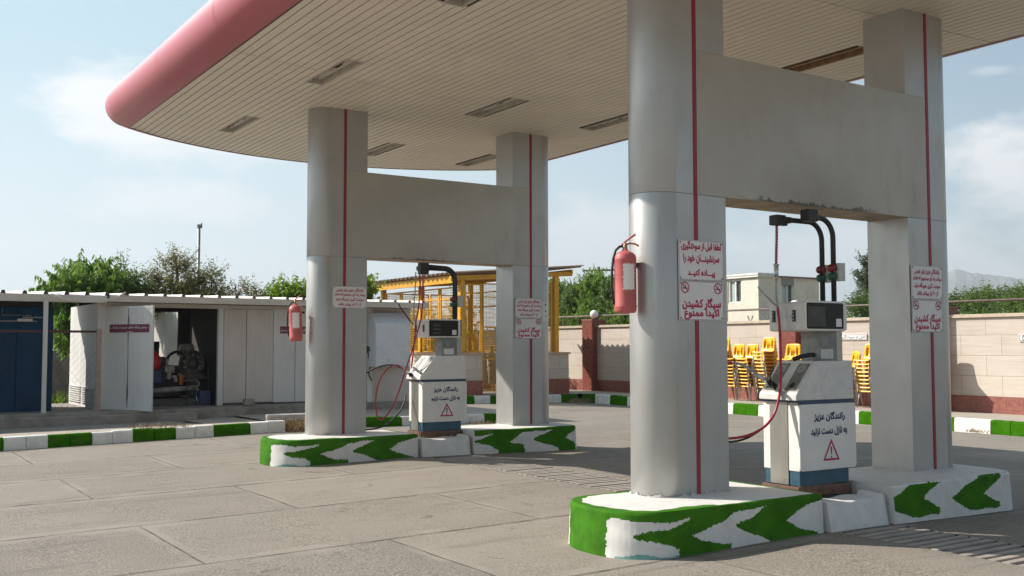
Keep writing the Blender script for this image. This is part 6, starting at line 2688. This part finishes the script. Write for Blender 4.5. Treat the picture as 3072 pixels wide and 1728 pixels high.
# far tree belt closing the view at ground level
mb = MB()
rnd = random.Random(8)
for i in range(9000):
    a = R_(rnd.uniform(14, 96))
    dd = rnd.uniform(75, 95)
    base = Vector((dd * math.cos(a), dd * math.sin(a), 0))
    h = 2.0 + 1.3 * (.5 + .5 * math.sin(a * 37) * math.sin(a * 91 + 1)) + rnd.gauss(0, .2)
    z = rnd.uniform(-.3, h)
    s = rnd.uniform(.25, .5)
    c = base + Vector((0, 0, z))
    u = Vector((rnd.gauss(0, 1), rnd.gauss(0, 1), rnd.gauss(0, 1))).normalized() * s
    v = u.orthogonal().normalized() * s * .6
    mb.face([c - u, c - v, c + u, c + v])
o = mb.build('tree_belt', MAT['leaf_dark'], fixn=False)
tag(o, 'far belt of dark trees closing the fields', 'trees', kind='stuff')

# utility pole far behind the wall
t = thing('utility_pole', 'distant wooden utility pole with crossarm above the trees by the globe lamp', 'pole', (44, 56, 0))
mb = MB()
mb.tube([(44, 56.2, -.3), (44, 56.2, 7.0)], .10, 8)
mb.build('pole', MAT['bark'], t)
mb = MB()
mb.bar((43.3, 57.1, 6.75), (44.7, 55.3, 6.75), .12)
mb.build('crossarm', MAT['bark'], t)
# power lines over the far left fields
t = thing('power_line', 'two thin overhead wires crossing the sky low at the left', 'wires', (0, 80, 5))
for z in (6.05, 5.3):
    mb = MB()
    pts = []
    for i in range(25):
        u = i / 24
        pts.append((-25 + 80 * u, 85 - 12 * u, z + .9 * (2 * u - 1) ** 2 - .9))
    mb.tube(pts, .012, 5)
    mb.build('wire', MAT['mast'], t)

# ------------------------------------------------------------------ mountains
mb = MB()
rnd = random.Random(12)


def ridge(a0, a1, dist, prof, depth, jag, seed):
    r = random.Random(seed)
    n = 110
    m = 14
    rows = []
    off = [[r.gauss(0, 1) for _ in range(n + 1)] for _ in range(m + 1)]
    for j in range(m + 1):
        row = []
        v = j / m
        for i in range(n + 1):
            u = i / n
            a = R_(a0 + (a1 - a0) * u)
            x = u * (len(prof) - 1)
            k = min(int(x), len(prof) - 2)
            h = prof[k] + (prof[k + 1] - prof[k]) * (x - k)
            hh = h * v ** 1.15
            spur = .5 + .5 * math.sin(u * 60 + 3 * math.sin(u * 17 + seed))
            dd = dist + depth * v - depth * .35 * (1 - v) * spur
            hh *= 1 + jag * off[j][i] * (.4 + v * .6) * (0 if j == 0 else 1)
            row.append(mb.bm.verts.new((dd * math.cos(a), dd * math.sin(a), hh - 2)))
        rows.append(row)
    for j in range(m):
        for i in range(n):
            f = mb.bm.faces.new((rows[j][i], rows[j][i + 1], rows[j + 1][i + 1], rows[j + 1][i]))


ridge(20, 48, 3300, [300, 330, 345, 330, 322, 330, 300, 262, 250, 270, 285, 262, 245, 222, 180, 150, 165, 185, 150, 110, 60, 10], 900, .012, 3)
o = mb.build('mountain', MAT['mountain'], fixn=False)
tag(o, kind='structure')

# ------------------------------------------------------------------ air: far ridge fades to blue
hb = MB()
hb.box(-4650, 4650, -4650, 4650, -3.0, 420)
hm = bpy.data.materials.new('haze_air')
hm.use_nodes = True
hm.node_tree.nodes.clear()
ho = hm.node_tree.nodes.new('ShaderNodeOutputMaterial')
hv = hm.node_tree.nodes.new('ShaderNodeVolumePrincipled')
hv.inputs['Color'].default_value = (.80, .87, .94, 1)
hv.inputs['Density'].default_value = 2.6e-4
hv.inputs['Anisotropy'].default_value = 0.25
hm.node_tree.links.new(hv.outputs[0], ho.inputs['Volume'])
o = hb.build('haze', hm)
tag(o, kind='stuff')
